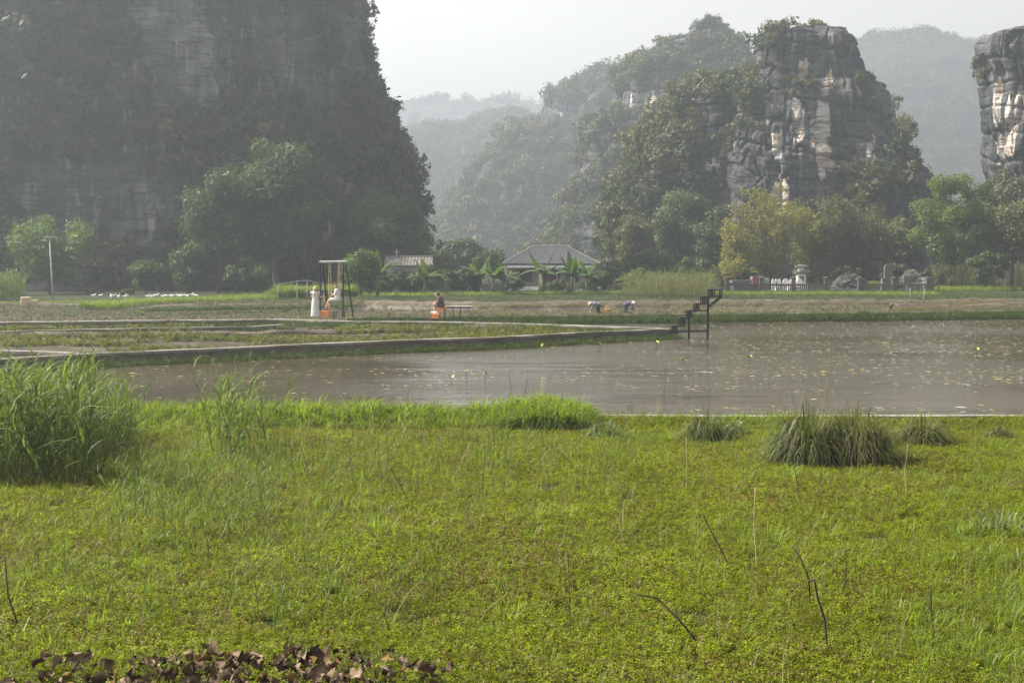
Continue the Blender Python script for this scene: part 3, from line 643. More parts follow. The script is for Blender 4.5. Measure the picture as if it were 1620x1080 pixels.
# grass on bunds and verges
def gstrip(lst, n, wy, scl, protos, label, seed, z=-.3, name='verge_grass', zs=.3):
    r = np.random.default_rng(seed); pts = [gp(a, b, z) for a, b in lst]; q = along(pts, n, -wy, wy, 0, 0, seed); q[:, 2] = z + zs * (1 - np.abs(r.uniform(-1, 1, n)))
    scatter(name, q, protos, scl * r.uniform(.6, 1.25, n), label, 'grass', .25, seed)
gstrip([(560, 483), (640, 485), (760, 487), (900, 485.5), (1120, 484), (1400, 482), (1620, 480), (1900, 479)], 2400, .6, .8, STUFT, 'dry brown grass on the long earth bund', 71, -.1, zs=.2)
gstrip([(1415, 492), (1620, 489.5), (1900, 487)], 900, .5, .9, STUFT, 'dry brown grass on the short earth bund', 72, -.1, zs=.2)
gstrip([(225, 493), (330, 491), (460, 489), (560, 486)], 700, .5, .9, DTUFT, 'green tufts on the crumbling bund left of the swing', 73, -.05, zs=.1)
gstrip([(540, 473), (640, 472), (800, 470.5), (980, 468.5), (1150, 470), (1480, 470)], 3600, 1.6, 1.0, TUFT, 'low green verge beyond the flooded strip', 74, -.2, zs=.15)
gstrip([(150, 490), (200, 486), (300, 481), (400, 477), (500, 472)], 2200, 1.1, .8, TUFT, 'bright green grass mound left of the swing', 75, -.15, zs=.3)
gstrip([(440, 473), (465, 472), (490, 471.5), (560, 470)], 700, 1.0, 1.5, TUFT, 'tall leafy green clump behind the woman in the long dress', 76, .0, zs=.5)
gstrip([(-200, 483), (0, 481), (160, 480)], 1500, 1.2, .7, FTUFT, 'short yellow green grass before the street lamp', 77, -.05, zs=.1)
gstrip([(1480, 460), (1560, 459), (1700, 458)], 900, 2.5, 1.0, TUFT, 'green verge in front of the tall reeds', 78, 0., zs=.05)
gstrip([(1320, 449), (1400, 449)], 400, 3, 1.0, FTUFT, 'bright grass behind the open bay of the graveyard fence', 79, .3, zs=.2)
r = np.random.default_rng(171); n = 9000; y = r.uniform(107, 131, n); x = r.uniform(-.2, .46, n) * y; P = np.stack([x, y, gz(x, y) - .02], 1); k = (fbm(P, (9, 4, 1), 3, 172) + .5 * r.random(n) > .1)
scatter('verge_grass', P[k], DTUFT, r.uniform(.5, 1.2, k.sum()), 'short rough grass between the paddies and the graveyard fence', 'grass', .3, 173)
n = 420; x = r.uniform(1.8, 16, n); P = np.stack([x, nby(x) - r.uniform(.1, .5, n), 0 * x - .42], 1); k = fbm(P, 1.6, 2, 174) > -.05
scatter('bank_grass', P[k], TUFT, r.uniform(.3, .6, k.sum()), 'loose grass tufts hanging over the concrete rim', 'grass', .3, 175)
q = np.concatenate([along(P1, 900, .0, .5, -.02, -.02, 181), along(P2, 900, -.05, .95, -.02, -.02, 182)]); k = fbm(q, 1.5, 3, 183) > .12
scatter('path_tufts', q[k], DTUFT, np.random.default_rng(184).uniform(.2, .5, k.sum()), 'little grass tufts growing over the concrete walkways', 'grass', .5, 185)
# ------------------------------------------------------------------ trees
def limb(mb, a, b, r0, r1, sag, rnd, n=5):
    a, b = Vector(a), Vector(b); L_ = (b - a).length; pts = []
    o = Vector((rnd.gauss(0, 1), rnd.gauss(0, 1), rnd.gauss(0, .5))) * L_ * sag
    for i in range(n + 1): t = i / n; pts.append(a.lerp(b, t) + o * math.sin(math.pi * t) + Vector((0, 0, L_ * .1 * math.sin(math.pi * t))))
    mb.tube(pts, [r0 + (r1 - r0) * i / n for i in range(n + 1)], 7)
def tree(px, top, bot, half, Y, label, name='broadleaf_tree', leaf='tree', nl=5000, ls=.34, nb=26, seed=0, bare=.3, group=None, bark='bark', lift=.0, lean=0., base=None, asp=1.9, br=(.22, .42), depth=.8, root=False):
    r = random.Random(seed); b = at(px, bot, Y) if base is None else Vector(base); t = at(px, top, Y)
    if root: b = snap(px, bot); Y = b.y; t = b + Vector((0, 0, (bot - top) / F * Y)); b = b - Vector((0, 0, .15))
    H = t.z - b.z; W = half / F * Y
    e = empty(name, b); tag(e, label, 'tree', group); blobs = []
    z0 = H * bare; Ch = (H - z0) / 2; cz = z0 + Ch
    for i in range(nb):
        while True:
            u = Vector((r.uniform(-1, 1), r.uniform(-1, 1), r.uniform(-1, 1)))
            if .25 < u.length < 1: break
        if i % 3: u = u.normalized() * r.uniform(.6, .85)
        rad = min(W, Ch) * r.uniform(*br); blobs.append((lean * (u.z + 1) * W + u.x * (W - rad * .7), u.y * (W * depth - rad * .5), cz + u.z * (Ch - rad * .6), rad))
    link('crown', crown_mesh(blobs, nl, ls, seed + 3, asp=asp), L[leaf], e)
    mb = MB(); rt = max(.06, H * .022); top_t = Vector((lean * W, 0, z0 + Ch * .7)); limb(mb, (0, 0, -.3), top_t, rt, rt * .4, .04, r, 7)
    for q in r.sample(blobs, min(9, nb)):
        f = r.uniform(.35, .95); limb(mb, Vector((0, 0, -.3)).lerp(top_t, f), q[:3], rt * .45 * (1.2 - f), rt * .08, .08, r)
    mb.build('trunk', M[bark], e, True); return e
G1 = 'trees at the foot of the left cliff'; G2 = 'trees in front of the limestone tower'; G3 = 'small trees on the hilltops'
tree(80, 330, 474, 92, 129, 'feathery green tree behind the street lamp', leaf='bright', nl=7500, seed=501, bare=.12, group=G1, ls=.32)
tree(-40, 345, 474, 75, 126, 'dark green tree cut by the left picture edge', leaf='tree', nl=4500, seed=502, bare=.1, group=G1)
tree(440, 203, 462, 98, 136, 'biggest leafy tree against the left cliff', leaf='tree', nl=15000, seed=503, bare=.12, group=G1, ls=.4, nb=40, br=(.18, .34), depth=.5)
tree(345, 262, 466, 70, 134, 'dense dark tree beside the biggest leafy tree on the cliff', leaf='tree', nl=7000, seed=504, bare=.1, group=G1, ls=.36, depth=.6)
tree(610, 288, 462, 78, 142, 'rounded green tree at the right foot of the left cliff', leaf='tree', nl=9500, seed=505, bare=.1, group=G1, ls=.36, depth=.6)
tree(300, 380, 468, 40, 132, 'small shrubby tree at the foot of the left cliff', leaf='tree', nl=3000, seed=506, bare=.05, group=G1, name='shrub')
tree(390, 405, 470, 45, 131, 'low dark shrub below the biggest leafy tree', leaf='tree', nl=3500, seed=507, bare=.03, group=G1, name='shrub')
tree(230, 400, 468, 35, 131, 'thin shrub under the bare cliff foot', leaf='tree', nl=1800, seed=508, bare=.05, group=G1, name='shrub')
tree(664, 232, 292, 27, 168, 'bush jutting from the right side of the left cliff', leaf='tree', nl=2400, seed=509, bare=.1, lean=.1, root=True)
tree(676, 298, 362, 16, 168, 'slim dark tree hanging off the cliff above the valley', leaf='tree', nl=1500, seed=510, bare=.1, lean=.1, root=True)
tree(655, 165, 235, 20, 170, 'bush on the upper right rim of the left cliff', leaf='tree', nl=1700, seed=511, bare=.1, root=True)
tree(1010, 80, 150, 27, 330, 'green tree on the ledge of the domed hill', leaf='tree', nl=1700, seed=521, ls=.6, bare=.15, group=G3, root=True)
tree(1288, 30, 60, 29, 190, 'spreading tree on top of the limestone tower', leaf='olive', nl=1000, seed=522, ls=.34, bare=.25, group=G3, br=(.3, .5), root=True)
tree(1205, 55, 92, 20, 188, 'dark tree on the left corner of the limestone tower', leaf='tree', nl=900, seed=523, ls=.36, bare=.3, group=G3, root=True)
tree(1412, 120, 200, 27, 205, 'rounded hazy tree standing right of the limestone tower', leaf='tree', nl=2400, seed=524, ls=.42, bare=.1, group=G3, base=at(1412, 320, 205))
tree(1415, 175, 260, 36, 190, 'leaning olive tree on the right flank of the tower', leaf='olive', nl=2200, seed=525, ls=.36, bare=.2, group=G3, lean=.15, root=True)
tree(1552, 85, 125, 18, 178, 'bush overhanging the left side of the pillar', leaf='tree', nl=1000, seed=526, ls=.34, bare=.05, group=G3, root=True)
tree(1548, 165, 215, 13, 178, 'thin hanging shrub lower on the pillar', leaf='olive', nl=450, seed=527, ls=.3, bare=.05, group=G3, root=True)
tree(1362, 108, 140, 14, 192, 'small round shrub on the tower ledge', leaf='tree', nl=500, seed=528, ls=.34, bare=.1, group=G3, root=True)
for i, (x, y_, h_) in enumerate(((588, 78, 18), (604, 110, 14), (872, 152, 16), (915, 132, 14), (1036, 70, 20), (1125, 36, 14), (1380, 60, 8))):
    tree(x, y_ - h_, y_ + 6, h_ * .8, (170, 170, 440, 440, 282, 285, 620)[i], ('wispy shrub highest on the left cliff rim', 'wispy shrub lower on the left cliff rim', 'thin shrub at the notch of the sloping hill', 'thin shrub higher on the sloping hill ridge', 'bare shrub beside the ledge tree of the domed hill', 'wispy shrub on the summit of the domed hill', 'tiny shrub on the broad hazy hill')[i],
         leaf='olive', nl=170, seed=540 + i, ls=(.3, .3, .8, .8, .5, .5, 1.2)[i], nb=8, bare=.15, group=G3, name='shrub', root=True)
def bamboo(px, top, bot, half, Y, label, seed, leaf='bamboo', ncul=16, nl=9000, ls=.36):
    r = random.Random(seed); b = at(px, bot, Y); H = at(px, top, Y).z - b.z; W = half / F * Y; e = empty('bamboo_clump', b); tag(e, label, 'bamboo', 'bamboo clumps before the limestone tower')
    blobs = []; mb = MB()
    for i in range(ncul):
        a = r.uniform(0, 6.283); q = math.sqrt(r.random()); d = Vector((math.cos(a) * q * W, math.sin(a) * q * W * .7, 0)); h = H * (1 - .35 * q * q) * r.uniform(.75, 1.0)
        pts = [Vector((d.x * .15, d.y * .15, -.2)) + d * (.85 * t ** 1.8) + Vector((0, 0, h * (1.15 * t - .22 * t ** 3))) for t in [k / 8 for k in range(9)]]
        mb.tube(pts, [.055 * (1 - .1 * k) for k in range(9)], 5)
        for k in range(1, 9):
            t = k / 8
            for _ in range(2 if k > 3 else 1): blobs.append((pts[k].x + r.gauss(0, .35), pts[k].y + r.gauss(0, .35), pts[k].z + r.gauss(0, .25) - .2, r.uniform(.5, 1.05) * (1.25 - .55 * t)))
    link('foliage', crown_mesh(blobs, nl, ls, seed, up=.1, asp=3.0, inner=.45, sq=1.0), L[leaf], e); mb.build('culms', M['bark'], e, True)
bamboo(1215, 258, 448, 72, 158, 'tall yellowing bamboo below the limestone tower', 601, nl=13000, ncul=20)
bamboo(1350, 276, 448, 78, 160, 'broad olive bamboo thicket under the white streaks', 602, 'olive', nl=16000, ncul=24)
bamboo(1158, 335, 450, 34, 156, 'small golden bamboo at the left of the yellowing clump', 603, nl=4500, ncul=9)
bamboo(1278, 280, 448, 66, 162, 'golden green bamboo between the two big clumps', 604, nl=10000, ncul=16)
bamboo(1155, 395, 452, 26, 150, 'low golden bamboo sprays by the graveyard wall', 605, nl=3000, ncul=7)
tree(1505, 256, 448, 70, 152, 'light green airy tree before the right pillar', leaf='bright', nl=13000, seed=611, bare=.06, group=G2, ls=.34, nb=52, br=(.12, .28))
tree(1535, 300, 448, 55, 168, 'dark green tree filling behind the light airy tree', leaf='tree', nl=6000, seed=632, bare=.03, group=G2, ls=.36)
tree(1600, 300, 446, 60, 150, 'olive tree at the right picture edge', leaf='olive', nl=7000, seed=612, bare=.15, group=G2, ls=.34)
tree(1680, 270, 446, 70, 155, 'tall green tree just past the right edge', leaf='tree', nl=6000, seed=613, bare=.15, group=G2, ls=.36)
tree(1425, 335, 448, 45, 158, 'dark brownish tree between bamboo and light green tree', leaf='olive', nl=5000, seed=614, bare=.1, group=G2, ls=.34)
tree(1080, 280, 446, 58, 172, 'dense dark green tree below the craggy shoulder', leaf='tree', nl=9500, seed=615, bare=.1, group=G2, ls=.4, nb=34)
tree(1135, 320, 448, 45, 165, 'grey green tree left of the yellowing bamboo', leaf='tree', nl=6500, seed=616, bare=.1, group=G2, ls=.36)
tree(1000, 330, 446, 42, 178, 'olive brown tree at the left foot of the shoulder', leaf='olive', nl=6000, seed=617, bare=.1, group=G2, ls=.38)
tree(1040, 385, 452, 40, 158, 'leafy shrub with layered pale leaves', leaf='tree', nl=4200, seed=618, bare=.08, group=G2, name='shrub')
tree(1100, 400, 455, 38, 150, 'low green shrub left of the golden bamboo', leaf='tree', nl=3500, seed=619, bare=.05, group=G2, name='shrub')
tree(1018, 419, 458, 25, 140, 'round bright green bush behind the paddy reeds', leaf='bright', nl=3200, seed=620, bare=.02, group=G2, name='shrub', ls=.26)
tree(975, 405, 452, 30, 150, 'leafy shrub at the right side of the house', leaf='tree', nl=3000, seed=621, bare=.05, group=G2, name='shrub')
tree(735, 368, 450, 45, 215, 'rounded tree behind the house in the valley', leaf='tree', nl=4500, seed=622, bare=.1, ls=.5)
tree(690, 385, 452, 30, 200, 'small tree by the hut in the valley mouth', leaf='tree', nl=2500, seed=623, bare=.1, ls=.45)
tree(775, 385, 452, 32, 205, 'dark tree just left of the house roof', leaf='tree', nl=2800, seed=624, bare=.1, ls=.45)
tree(572, 388, 470, 34, 118, 'pale green leafy sapling beside the swing', leaf='bright', nl=3000, seed=625, bare=.15, ls=.26, br=(.25, .45))
tree(680, 415, 462, 40, 130, 'dark shrub in front of the long hut', leaf='tree', nl=4200, seed=626, bare=.02, name='shrub', ls=.28)
tree(725, 420, 463, 32, 128, 'bushy dark shrub behind the seated woman', leaf='tree', nl=3600, seed=627, bare=.02, name='shrub', ls=.28)
tree(640, 425, 463, 30, 132, 'low shrub under the banana leaves by the hut', leaf='tree', nl=2600, seed=628, bare=.02, name='shrub', ls=.28)
tree(950, 425, 460, 28, 140, 'scrubby bush right of the house', leaf='tree', nl=2200, seed=629, bare=.05, name='shrub', ls=.28)
tree(150, 452, 471, 22, 126, 'pale low bush near the white ducks', leaf='olive', nl=900, seed=630, bare=.02, name='shrub', ls=.22)
tree(200, 455, 471, 14, 126, 'smallest pale bush near the white ducks', leaf='olive', nl=600, seed=631, bare=.02, name='shrub', ls=.22)
for i, (x, t_, hw_, lb) in enumerate(((745, 432, 22, 'weedy shrub below the banana with the erect leaf'), (812, 436, 20, 'low weedy shrub before the house wall'), (880, 438, 20, 'grey green weeds below the house door'), (935, 432, 24, 'leafy weeds at the right house corner'), (560, 432, 20, 'leafy bush between swing and sapling'), (615, 428, 24, 'dark bush below the banana beside the swing'), (1180, 425, 20, 'bushy shrub behind the dark stone tomb'), (1420, 415, 36, 'brown thicket behind the arched stele'), (1340, 418, 34, 'olive thicket behind the broad boulder'), (1480, 420, 30, 'dark thicket left of the yellowing reeds'), (1560, 395, 46, 'dark bush behind the tall yellowing reeds'))):
    tree(x, t_, 464 if x < 1000 else 452, hw_, (128, 137, 137, 136, 122, 127, 150, 156, 156, 152, 148)[i], lb, leaf='olive' if i in (7, 8) else 'tree', nl=2200 if x < 1000 else 4200, seed=650 + i, bare=.02, name='shrub', ls=.26 if x < 1000 else .32, nb=16)
# banana plants
M['banana_stem'] = plain('banana stem', (.12, .12, .055), .7, .4, 4)
L['banana'] = leafmat('banana leaves', [(.03, .055, .014), (.06, .105, .022), (.12, .18, .04)], .4, .4, .5)
def banana(px, top, bot, Y, label, seed, n=9, kind=0):
    r = random.Random(seed); b = at(px, bot, Y); H = at(px, top, Y).z - b.z; e = empty('banana_plant', b); tag(e, label, 'banana plant', 'banana plants before the house')
    sh = H * .45; mb = MB()
    for j in range(3 if kind else 1):
        o = Vector((r.gauss(0, .25), r.gauss(0, .2), 0)) * (j > 0); mb.tube([o + Vector((0, 0, -.1)), o + Vector((.03, 0, sh * .5)), o + Vector((.05, .02, sh))], [.14, .12, .06], 8)
    mb.build('stem', M['banana_stem'], e, True)
    for i in range(n):
        a = 6.283 * i / n + r.gauss(0, .3); up = r.uniform(.5, 1.25); ln = H * r.uniform(.55, .8); wd = .2 * H * r.uniform(.75, 1.05); d = Vector((math.cos(a), math.sin(a), 0)); q = Vector((-d.y, d.x, 0))
        V = []; Fc = []; A = []
        c0 = Vector((.05, .02, sh * r.uniform(.8, 1.0)))
        for k in range(9):
            t = k / 8; c = c0 + d * ln * (t * math.cos(up)) + Vector((0, 0, ln * (t * math.sin(up) - .75 * t * t * (1.35 - up)))); ww = wd * (.12 if t < .12 else math.sin(math.pi * min(1, .12 + .88 * t)) ** .6) / 2
            ww *= r.uniform(.8, 1.0); V += [c - q * ww - Vector((0, 0, ww * .45)), c, c + q * ww - Vector((0, 0, ww * .45))]; A += [r.random() * .3 + .35] * 3
            if k: s = 3 * k; Fc += [(s - 3, s - 2, s + 1, s), (s - 2, s - 1, s + 2, s + 1)]
        me = mesh(np.array([tuple(v) for v in V]), Fc, True); vattr(me, 'leaf', A); link('leaf', me, L['banana'], e)
for i, (x, t_, b_, Y_, lb) in enumerate(((597, 400, 466, 120, 'banana plant with upright leaf right of the swing'), (672, 412, 465, 124, 'banana plant in front of the long hut'), (757, 408, 463, 128, 'banana plant with one erect leaf left of the house'), (780, 409, 464, 126, 'banana plant beside the left corner of the house'), (795, 420, 464, 126, 'low banana plant before the house wall'),
        (858, 396, 464, 127, 'tall banana plant in front of the house door'), (905, 404, 463, 128, 'banana plant below the right part of the roof'), (928, 412, 462, 130, 'banana plant at the right corner of the house'), (988, 428, 462, 134, 'small banana plant near the round bush'))):
    banana(x, t_ - 6, b_, Y_, lb, 700 + i, 12, i in (5, 6))
# reeds
def reed_mesh(seed, h=1.8, nl=10, wd=.04):
    r = random.Random(seed); V = []; Fc = []; A = []; ln = r.gauss(0, .12), r.gauss(0, .12)
    mb = MB().tube([(0, 0, 0), (ln[0] * .4 * h, ln[1] * .4 * h, h * .5), (ln[0] * h, ln[1] * h, h * .93)], [.008, .006, .003], 4)
    for i in range(nl):
        t = .15 + .8 * i / (nl - 1); a = i * 2.4 + r.gauss(0, .5); blade(V, Fc, A, (ln[0] * h * t * t, ln[1] * h * t * t, h * t * .93), (math.cos(a), math.sin(a)), h * r.uniform(.24, .42), wd * r.uniform(.7, 1.2), r.uniform(.5, 1.5), 4, r.random())
    n0 = len(V); V = [tuple(v) for v in V] + [tuple(v) for v in mb.V]; Fc = Fc + [tuple(i + n0 for i in f) for f in mb.F]
    me = mesh(np.array(V), Fc); vattr(me, 'leaf', A + [.3] * len(mb.V)); return me
REED = proto_set('reed', [reed_mesh(800 + i) for i in range(8)], L['reed'])
L['reed_y'] = leafmat('yellowing reed leaves', [(.07, .08, .03), (.12, .13, .045), (.19, .18, .07)], .4, .5, .5)
REEDY = proto_set('reed_yellow', [reed_mesh(820 + i) for i in range(6)], L['reed_y'])
def reeds(name, px0, px1, py0, py1, n, hs, label, protos, seed, z=None, tilt=.12, dens=None):
    r = np.random.default_rng(seed); px = r.uniform(px0, px1, n) if dens is None else px0 + (px1 - px0) * r.beta(*dens, n); py = r.uniform(py0, py1, n)
    P = np.array([gp(a, b, ZM if z is None else z) for a, b in zip(px, py)]); P[:, 2] = gz(P[:, 0], P[:, 1]) - .02
    scatter(name, P, protos, hs * r.uniform(.65, 1.08, n), label, 'reeds', tilt, seed)
reeds('reed_bed', -180, 150, 690, 772, 420, 1.0, 'tall dense reed bed at the left edge of the marsh', REED, 831, tilt=.23)
reeds('reed_bed', 110, 215, 680, 735, 90, .7, 'shorter reeds at the right end of the tall reed bed', REED, 832)
reeds('reed_bed', 335, 430, 690, 742, 34, .9, 'thin tall reed clump standing before the pond', REED, 833)
reeds('reed_bed', 190, 440, 745, 870, 150, .45, 'sparse dark reeds in the left part of the marsh', REED, 834, tilt=.2)
reeds('reed_bed', 430, 1000, 690, 800, 150, .4, 'scattered single reed shoots across the marsh', REED, 835, tilt=.2)
reeds('reed_bed', 0, 700, 860, 1010, 80, .4, 'scattered grassy shoots in the near left marsh', REED, 836, tilt=.22)
reeds('reed_bed', 1475, 1800, 453, 459, 700, 1.55, 'wall of tall yellowing reeds at the right', REEDY, 837, z=0)
reeds('reed_bed', 985, 1130, 466, 472, 420, 1.05, 'dense paddy reeds before the round bush', REEDY, 838, z=0)
reeds('reed_bed', -60, 38, 475, 479, 260, 1.25, 'rounded reed clump beside the straw bales', REED, 839, z=0)
reeds('reed_bed', 1020, 1130, 462, 467, 200, 1.2, 'green reeds left of the graveyard fence', REED, 840, z=0)
# ------------------------------------------------------------------ house, hut, graveyard
M['tin'] = plain('grey corrugated tin', (.2, .2, .2), .45, .2, 1.2)
M['tin_pale'] = plain('pale tin edging', (.5, .5, .49), .5, .1, 2)
M['plaster'] = plain('grey plaster', (.3, .28, .25), .9, .25, 1.5)
M['brown_wood'] = plain('brown door wood', (.1, .055, .035), .7, .3, 3)
M['dark_in'] = plain('dark shutters', (.03, .028, .025), .8, .2, 3)
M['white'] = plain('white lime paint', (.6, .59, .56), .8, .1, 3)
M['red_tile'] = plain('faded red paint', (.2, .095, .075), .85, .25, 4)
M['thatch'] = plain('brown fibre roof', (.13, .118, .104), .9, .35, 3, bump=.6)
M['teal'] = plain('pale teal paint', (.3, .42, .38), .8, .15, 3)
M['brick_red'] = plain('weathered brick red', (.1, .08, .068), .9, .35, 3)
M['stone'] = plain('grey grave stone', (.11, .107, .1), .9, .35, 4, bump=.4)
M['tarp'] = plain('pale plastic sheet', (.6, .61, .6), .5, .15, 2)
def corrugated(A, B, C, D_, pitch=.24, h=.035, rows=2):
    """corrugated sheet between eave A-B and ridge D-C (ribs run up the slope), clipped to the quad"""
    A, B, C, D_ = map(Vector, (A, B, C, D_)); u = (B - A).normalized(); L_ = (B - A).length; nrm = u.cross(D_ - A).normalized(); n = int(L_ / pitch * 4); V = []; Fc = []
    s0 = (D_ - A).dot(u); s1 = (C - A).dot(u); up = (D_ - A) - u * s0
    for i in range(n + 1):
        s = L_ * i / n; tmax = 1.
        if s < s0: tmax = s / s0
        elif s > s1: tmax = (L_ - s) / (L_ - s1)
        o = nrm * h * math.cos(i * math.pi / 2)
        for k in range(2): V.append(A + u * s + up * tmax * k + o)
    for i in range(n): Fc.append((2 * i, 2 * i + 2, 2 * i + 3, 2 * i + 1))
    o_ = len(V); V += [v - nrm * .03 for v in V]; Fc += [tuple(o_ + k for k in f[::-1]) for f in Fc]
    return mesh(np.array([tuple(v) for v in V]), Fc)
HY = 152.; hc = at(870, 457, HY); k = HY / F
hb = empty('house', (hc.x, HY, 0)); tag(hb, 'low house with grey corrugated hip roof in the valley mouth', 'house')
W2, EV, RG, R2 = 75 * k, 2.75, at(870, 389, HY).z, 25 * k; DP = 4.2
ew = W2 - 1.0
mb = MB().box((-.4 * ew - .9, -DP + 1.2, 1.4), (ew * 1.2 - .9, .2, 2.8)).box((ew * .62, -DP + 1.2, 1.4), (ew * .76, .2, 2.8)).box((-ew, 0, 1.4), (.2, 2 * DP - 2.6, 2.8)).box((ew, 0, 1.4), (.2, 2 * DP - 2.6, 2.8)).box((0, DP - 1.2, 1.4), (2 * ew, .2, 2.8))
mb.build('wall', M['plaster'], hb)
rf = empty('roof', (0, 0, 0)); rf.parent = hb
A, B, C, D_ = (-W2, -DP, EV), (W2, -DP, EV), (R2, 0, RG), (-R2, 0, RG); A2, B2 = (-W2, DP, EV), (W2, DP, EV)
link('roof_slope', corrugated(A, B, C, D_), M['tin'], rf); link('roof_slope', corrugated(B2, A2, D_, C), M['tin'], rf)
link('roof_slope', corrugated(B, B2, C, C), M['tin'], rf); link('roof_slope', corrugated(A2, A, D_, D_), M['tin'], rf)
for a_, b_ in ((C, D_), (A, D_), (B, C), (A2, D_), (B2, C)): MB().tube([Vector(a_) + Vector((0, 0, .05)), Vector(b_) + Vector((0, 0, .05))], .08, 6).build('ridge_cap', M['tin_pale'], rf)
link('eave_awning', corrugated((-W2 + .5, -DP - .9, EV - .42), (W2 - .6, -DP - .9, EV - .42), (W2 - .6, -DP + .5, EV - .1), (-W2 + .5, -DP + .5, EV - .1), .3, .02), M['tin_pale'], rf)
for x in (-4.2, -1.2, .6, 2.4, 4.2): MB().tube([(x, -DP - .6, -.1), (x, -DP - .6, EV - .4)], .07, 8).build('post', M['plaster'], hb)
for x in (-.75, -.15): MB().box((x, -DP + 1.05, 1.1), (.56, .08, 2.2)).build('door', M['brown_wood'], hb)
for x in (-2.6, 2.3):
    f = MB().box((x, -DP + 1.06, 1.45), (1.3, .06, 1.2)).build('window', M['brown_wood'], hb); MB().box((x, -DP + 1.0, 1.45), (1.1, .03, 1.0)).build('pane', M['dark_in'], f)
MB().box((0, -DP - .2, .04), (2 * ew + .6, 2.6, .16)).build('floor_slab', M['concrete'], hb)
# long hut
HT = 134.; k = HT / F; p = at(648, 462, HT); e = empty('hut', (p.x, HT, 0)); tag(e, 'long low hut with brown fibre roof behind the banana plants', 'hut')
hw = 38 * k; zt = at(648, 406, HT).z; ze = at(648, 416, HT).z
MB().box((0, 0, ze / 2 - .1), (2 * hw - .5, 3, ze)).build('wall', M['plaster'], e)
for s in (-1, 1): link('roof_slope', corrugated((-hw * s, -2.0 * s, ze - .2), (hw * s, -2.0 * s, ze - .2), (hw * s, 0, zt), (-hw * s, 0, zt), .3, .03), M['thatch'], e)
MB().tube([(-hw - .05, 0, zt + .03), (hw + .05, 0, zt + .03)], .07, 6).build('ridge_cap', M['thatch'], e)
MB().box((.9, -1.52, .95), (.8, .06, 1.9)).build('door', M['brown_wood'], e)
p = at(628, 462, 137); o = MB().tube([(p.x, 137, -.1), (p.x, 137, at(628, 394, 137).z)], [.07, .045], 6).box((p.x, 136.93, at(628, 398, 137).z), (.6, .06, .06)).build('utility_pole', M['steel']); tag(o, 'thin grey pole rising behind the hut roof', 'pole')
# yard clutter before the house
def pole_pile(px, py, Y, label, seed, n=9, ln=3., mat='wood'):
    r = random.Random(seed); p = at(px, py, Y); e = empty('timber_pile', (p.x, Y, 0)); tag(e, label, 'timber')
    for i in range(n):
        z = .08 + .13 * (i // 4); a = r.gauss(0, .2); MB().tube([(-ln / 2 * math.cos(a) + r.gauss(0, .2), (i % 4) * .15 - .3 - ln / 2 * math.sin(a), z), (ln / 2 * math.cos(a), (i % 4) * .15 - .3 + ln / 2 * math.sin(a), z + r.uniform(0, .3))], r.uniform(.04, .07), 6).build('pole', M[mat], e)
pole_pile(828, 458, 138, 'stack of pale poles in front of the house', 1, 10, 3.2, 'tin_pale'); pole_pile(745, 462, 131, 'loose grey timber behind the bench', 2, 7, 2.2)
for px_, py_, w_, lb in ((745, 443, 20, 'pale plastic sheet hung left of the house'), (935, 450, 34, 'pale rubble heap right of the house')):
    p = at(px_, py_, 137); W_ = w_ * 137 / F
    if px_ < 800:
        e = empty('tarpaulin_shelter', (p.x, 137, 0)); tag(e, lb, 'shelter'); gx = np.linspace(-W_ / 2, W_ / 2, 8); V = []; Fc = []
        for i, x in enumerate(gx): V += [(x, -.5, p.z - .35 + .06 * math.sin(i * 1.7)), (x, .1, p.z + .12 * math.sin(i * 1.1) + .25), (x, .7, p.z - .2)]
        for i in range(7): Fc += [(3 * i, 3 * i + 3, 3 * i + 4, 3 * i + 1), (3 * i + 1, 3 * i + 4, 3 * i + 5, 3 * i + 2)]
        link('sheet', mesh(np.array(V), Fc), M['tarp'], e)
        for sx in (-1, 1): MB().tube([(sx * W_ * .46, -.3, -.1), (sx * W_ * .46, -.3, p.z - .1)], .03, 6).build('post', M['wood'], e)
    else:
        e = empty('rubble_heap', (p.x, 137, 0)); tag(e, lb, 'rubble'); r = random.Random(5)
        for i in range(26):
            s = r.uniform(.1, .28); b = MB().ball((r.gauss(0, W_ * .35), r.gauss(0, .5), s * .5 + r.random() * .25), (s * 1.3, s, s * .7), 6, 4, Matrix.Rotation(r.uniform(0, 3), 3, 'Z')); b.build('stone', M['stone'], e)
# graveyard fence
FY = 130.; fx = lambda q: at(q, 460, FY).x
e = empty('graveyard_fence', (fx(1307), FY, 0)); tag(e, 'weathered brick red balustrade fence round the graves', 'fence'); X0 = fx(1307); zt_ = at(1204, 449, FY).z
posts = [1150, 1204, 1255, 1307, 1360, 1414, 1468]
for q in posts:
    x = fx(q) - X0; zp = at(q, 441, FY).z; pt = MB().box((x, 0, zp / 2 - .1), (.34, .34, zp + .2)).build('post', M['brick_red'], e); MB().box((x, 0, zp + .05), (.46, .46, .1)).box((x, 0, zp + .15), (.3, .3, .12), taper=.4).build('post_cap', M['brick_red'], pt)
for a_, b_ in zip(posts[:-1], posts[1:]):
    xa, xb = fx(a_) - X0 + .175, fx(b_) - X0 - .175; c = (xa + xb) / 2; ln = xb - xa; MB().box((c, 0, .12), (ln, .22, .44)).build('plinth', M['stone'], e)
    if a_ == 1307: continue
    MB().box((c, 0, zt_ - .08), (ln, .2, .16)).build('rail', M['brick_red'], e)
    b = MB(); nb_ = 14
    for i in range(nb_): x = xa + ln * (i + .5) / nb_; b.lathe((x, 0, .34), [(.05, 0), (.045, .12), (.07, .25), (.035, .4), (.05, zt_ - .5)], 6)
    tag(b.build('balusters', M['stone'], e), kind='stuff')
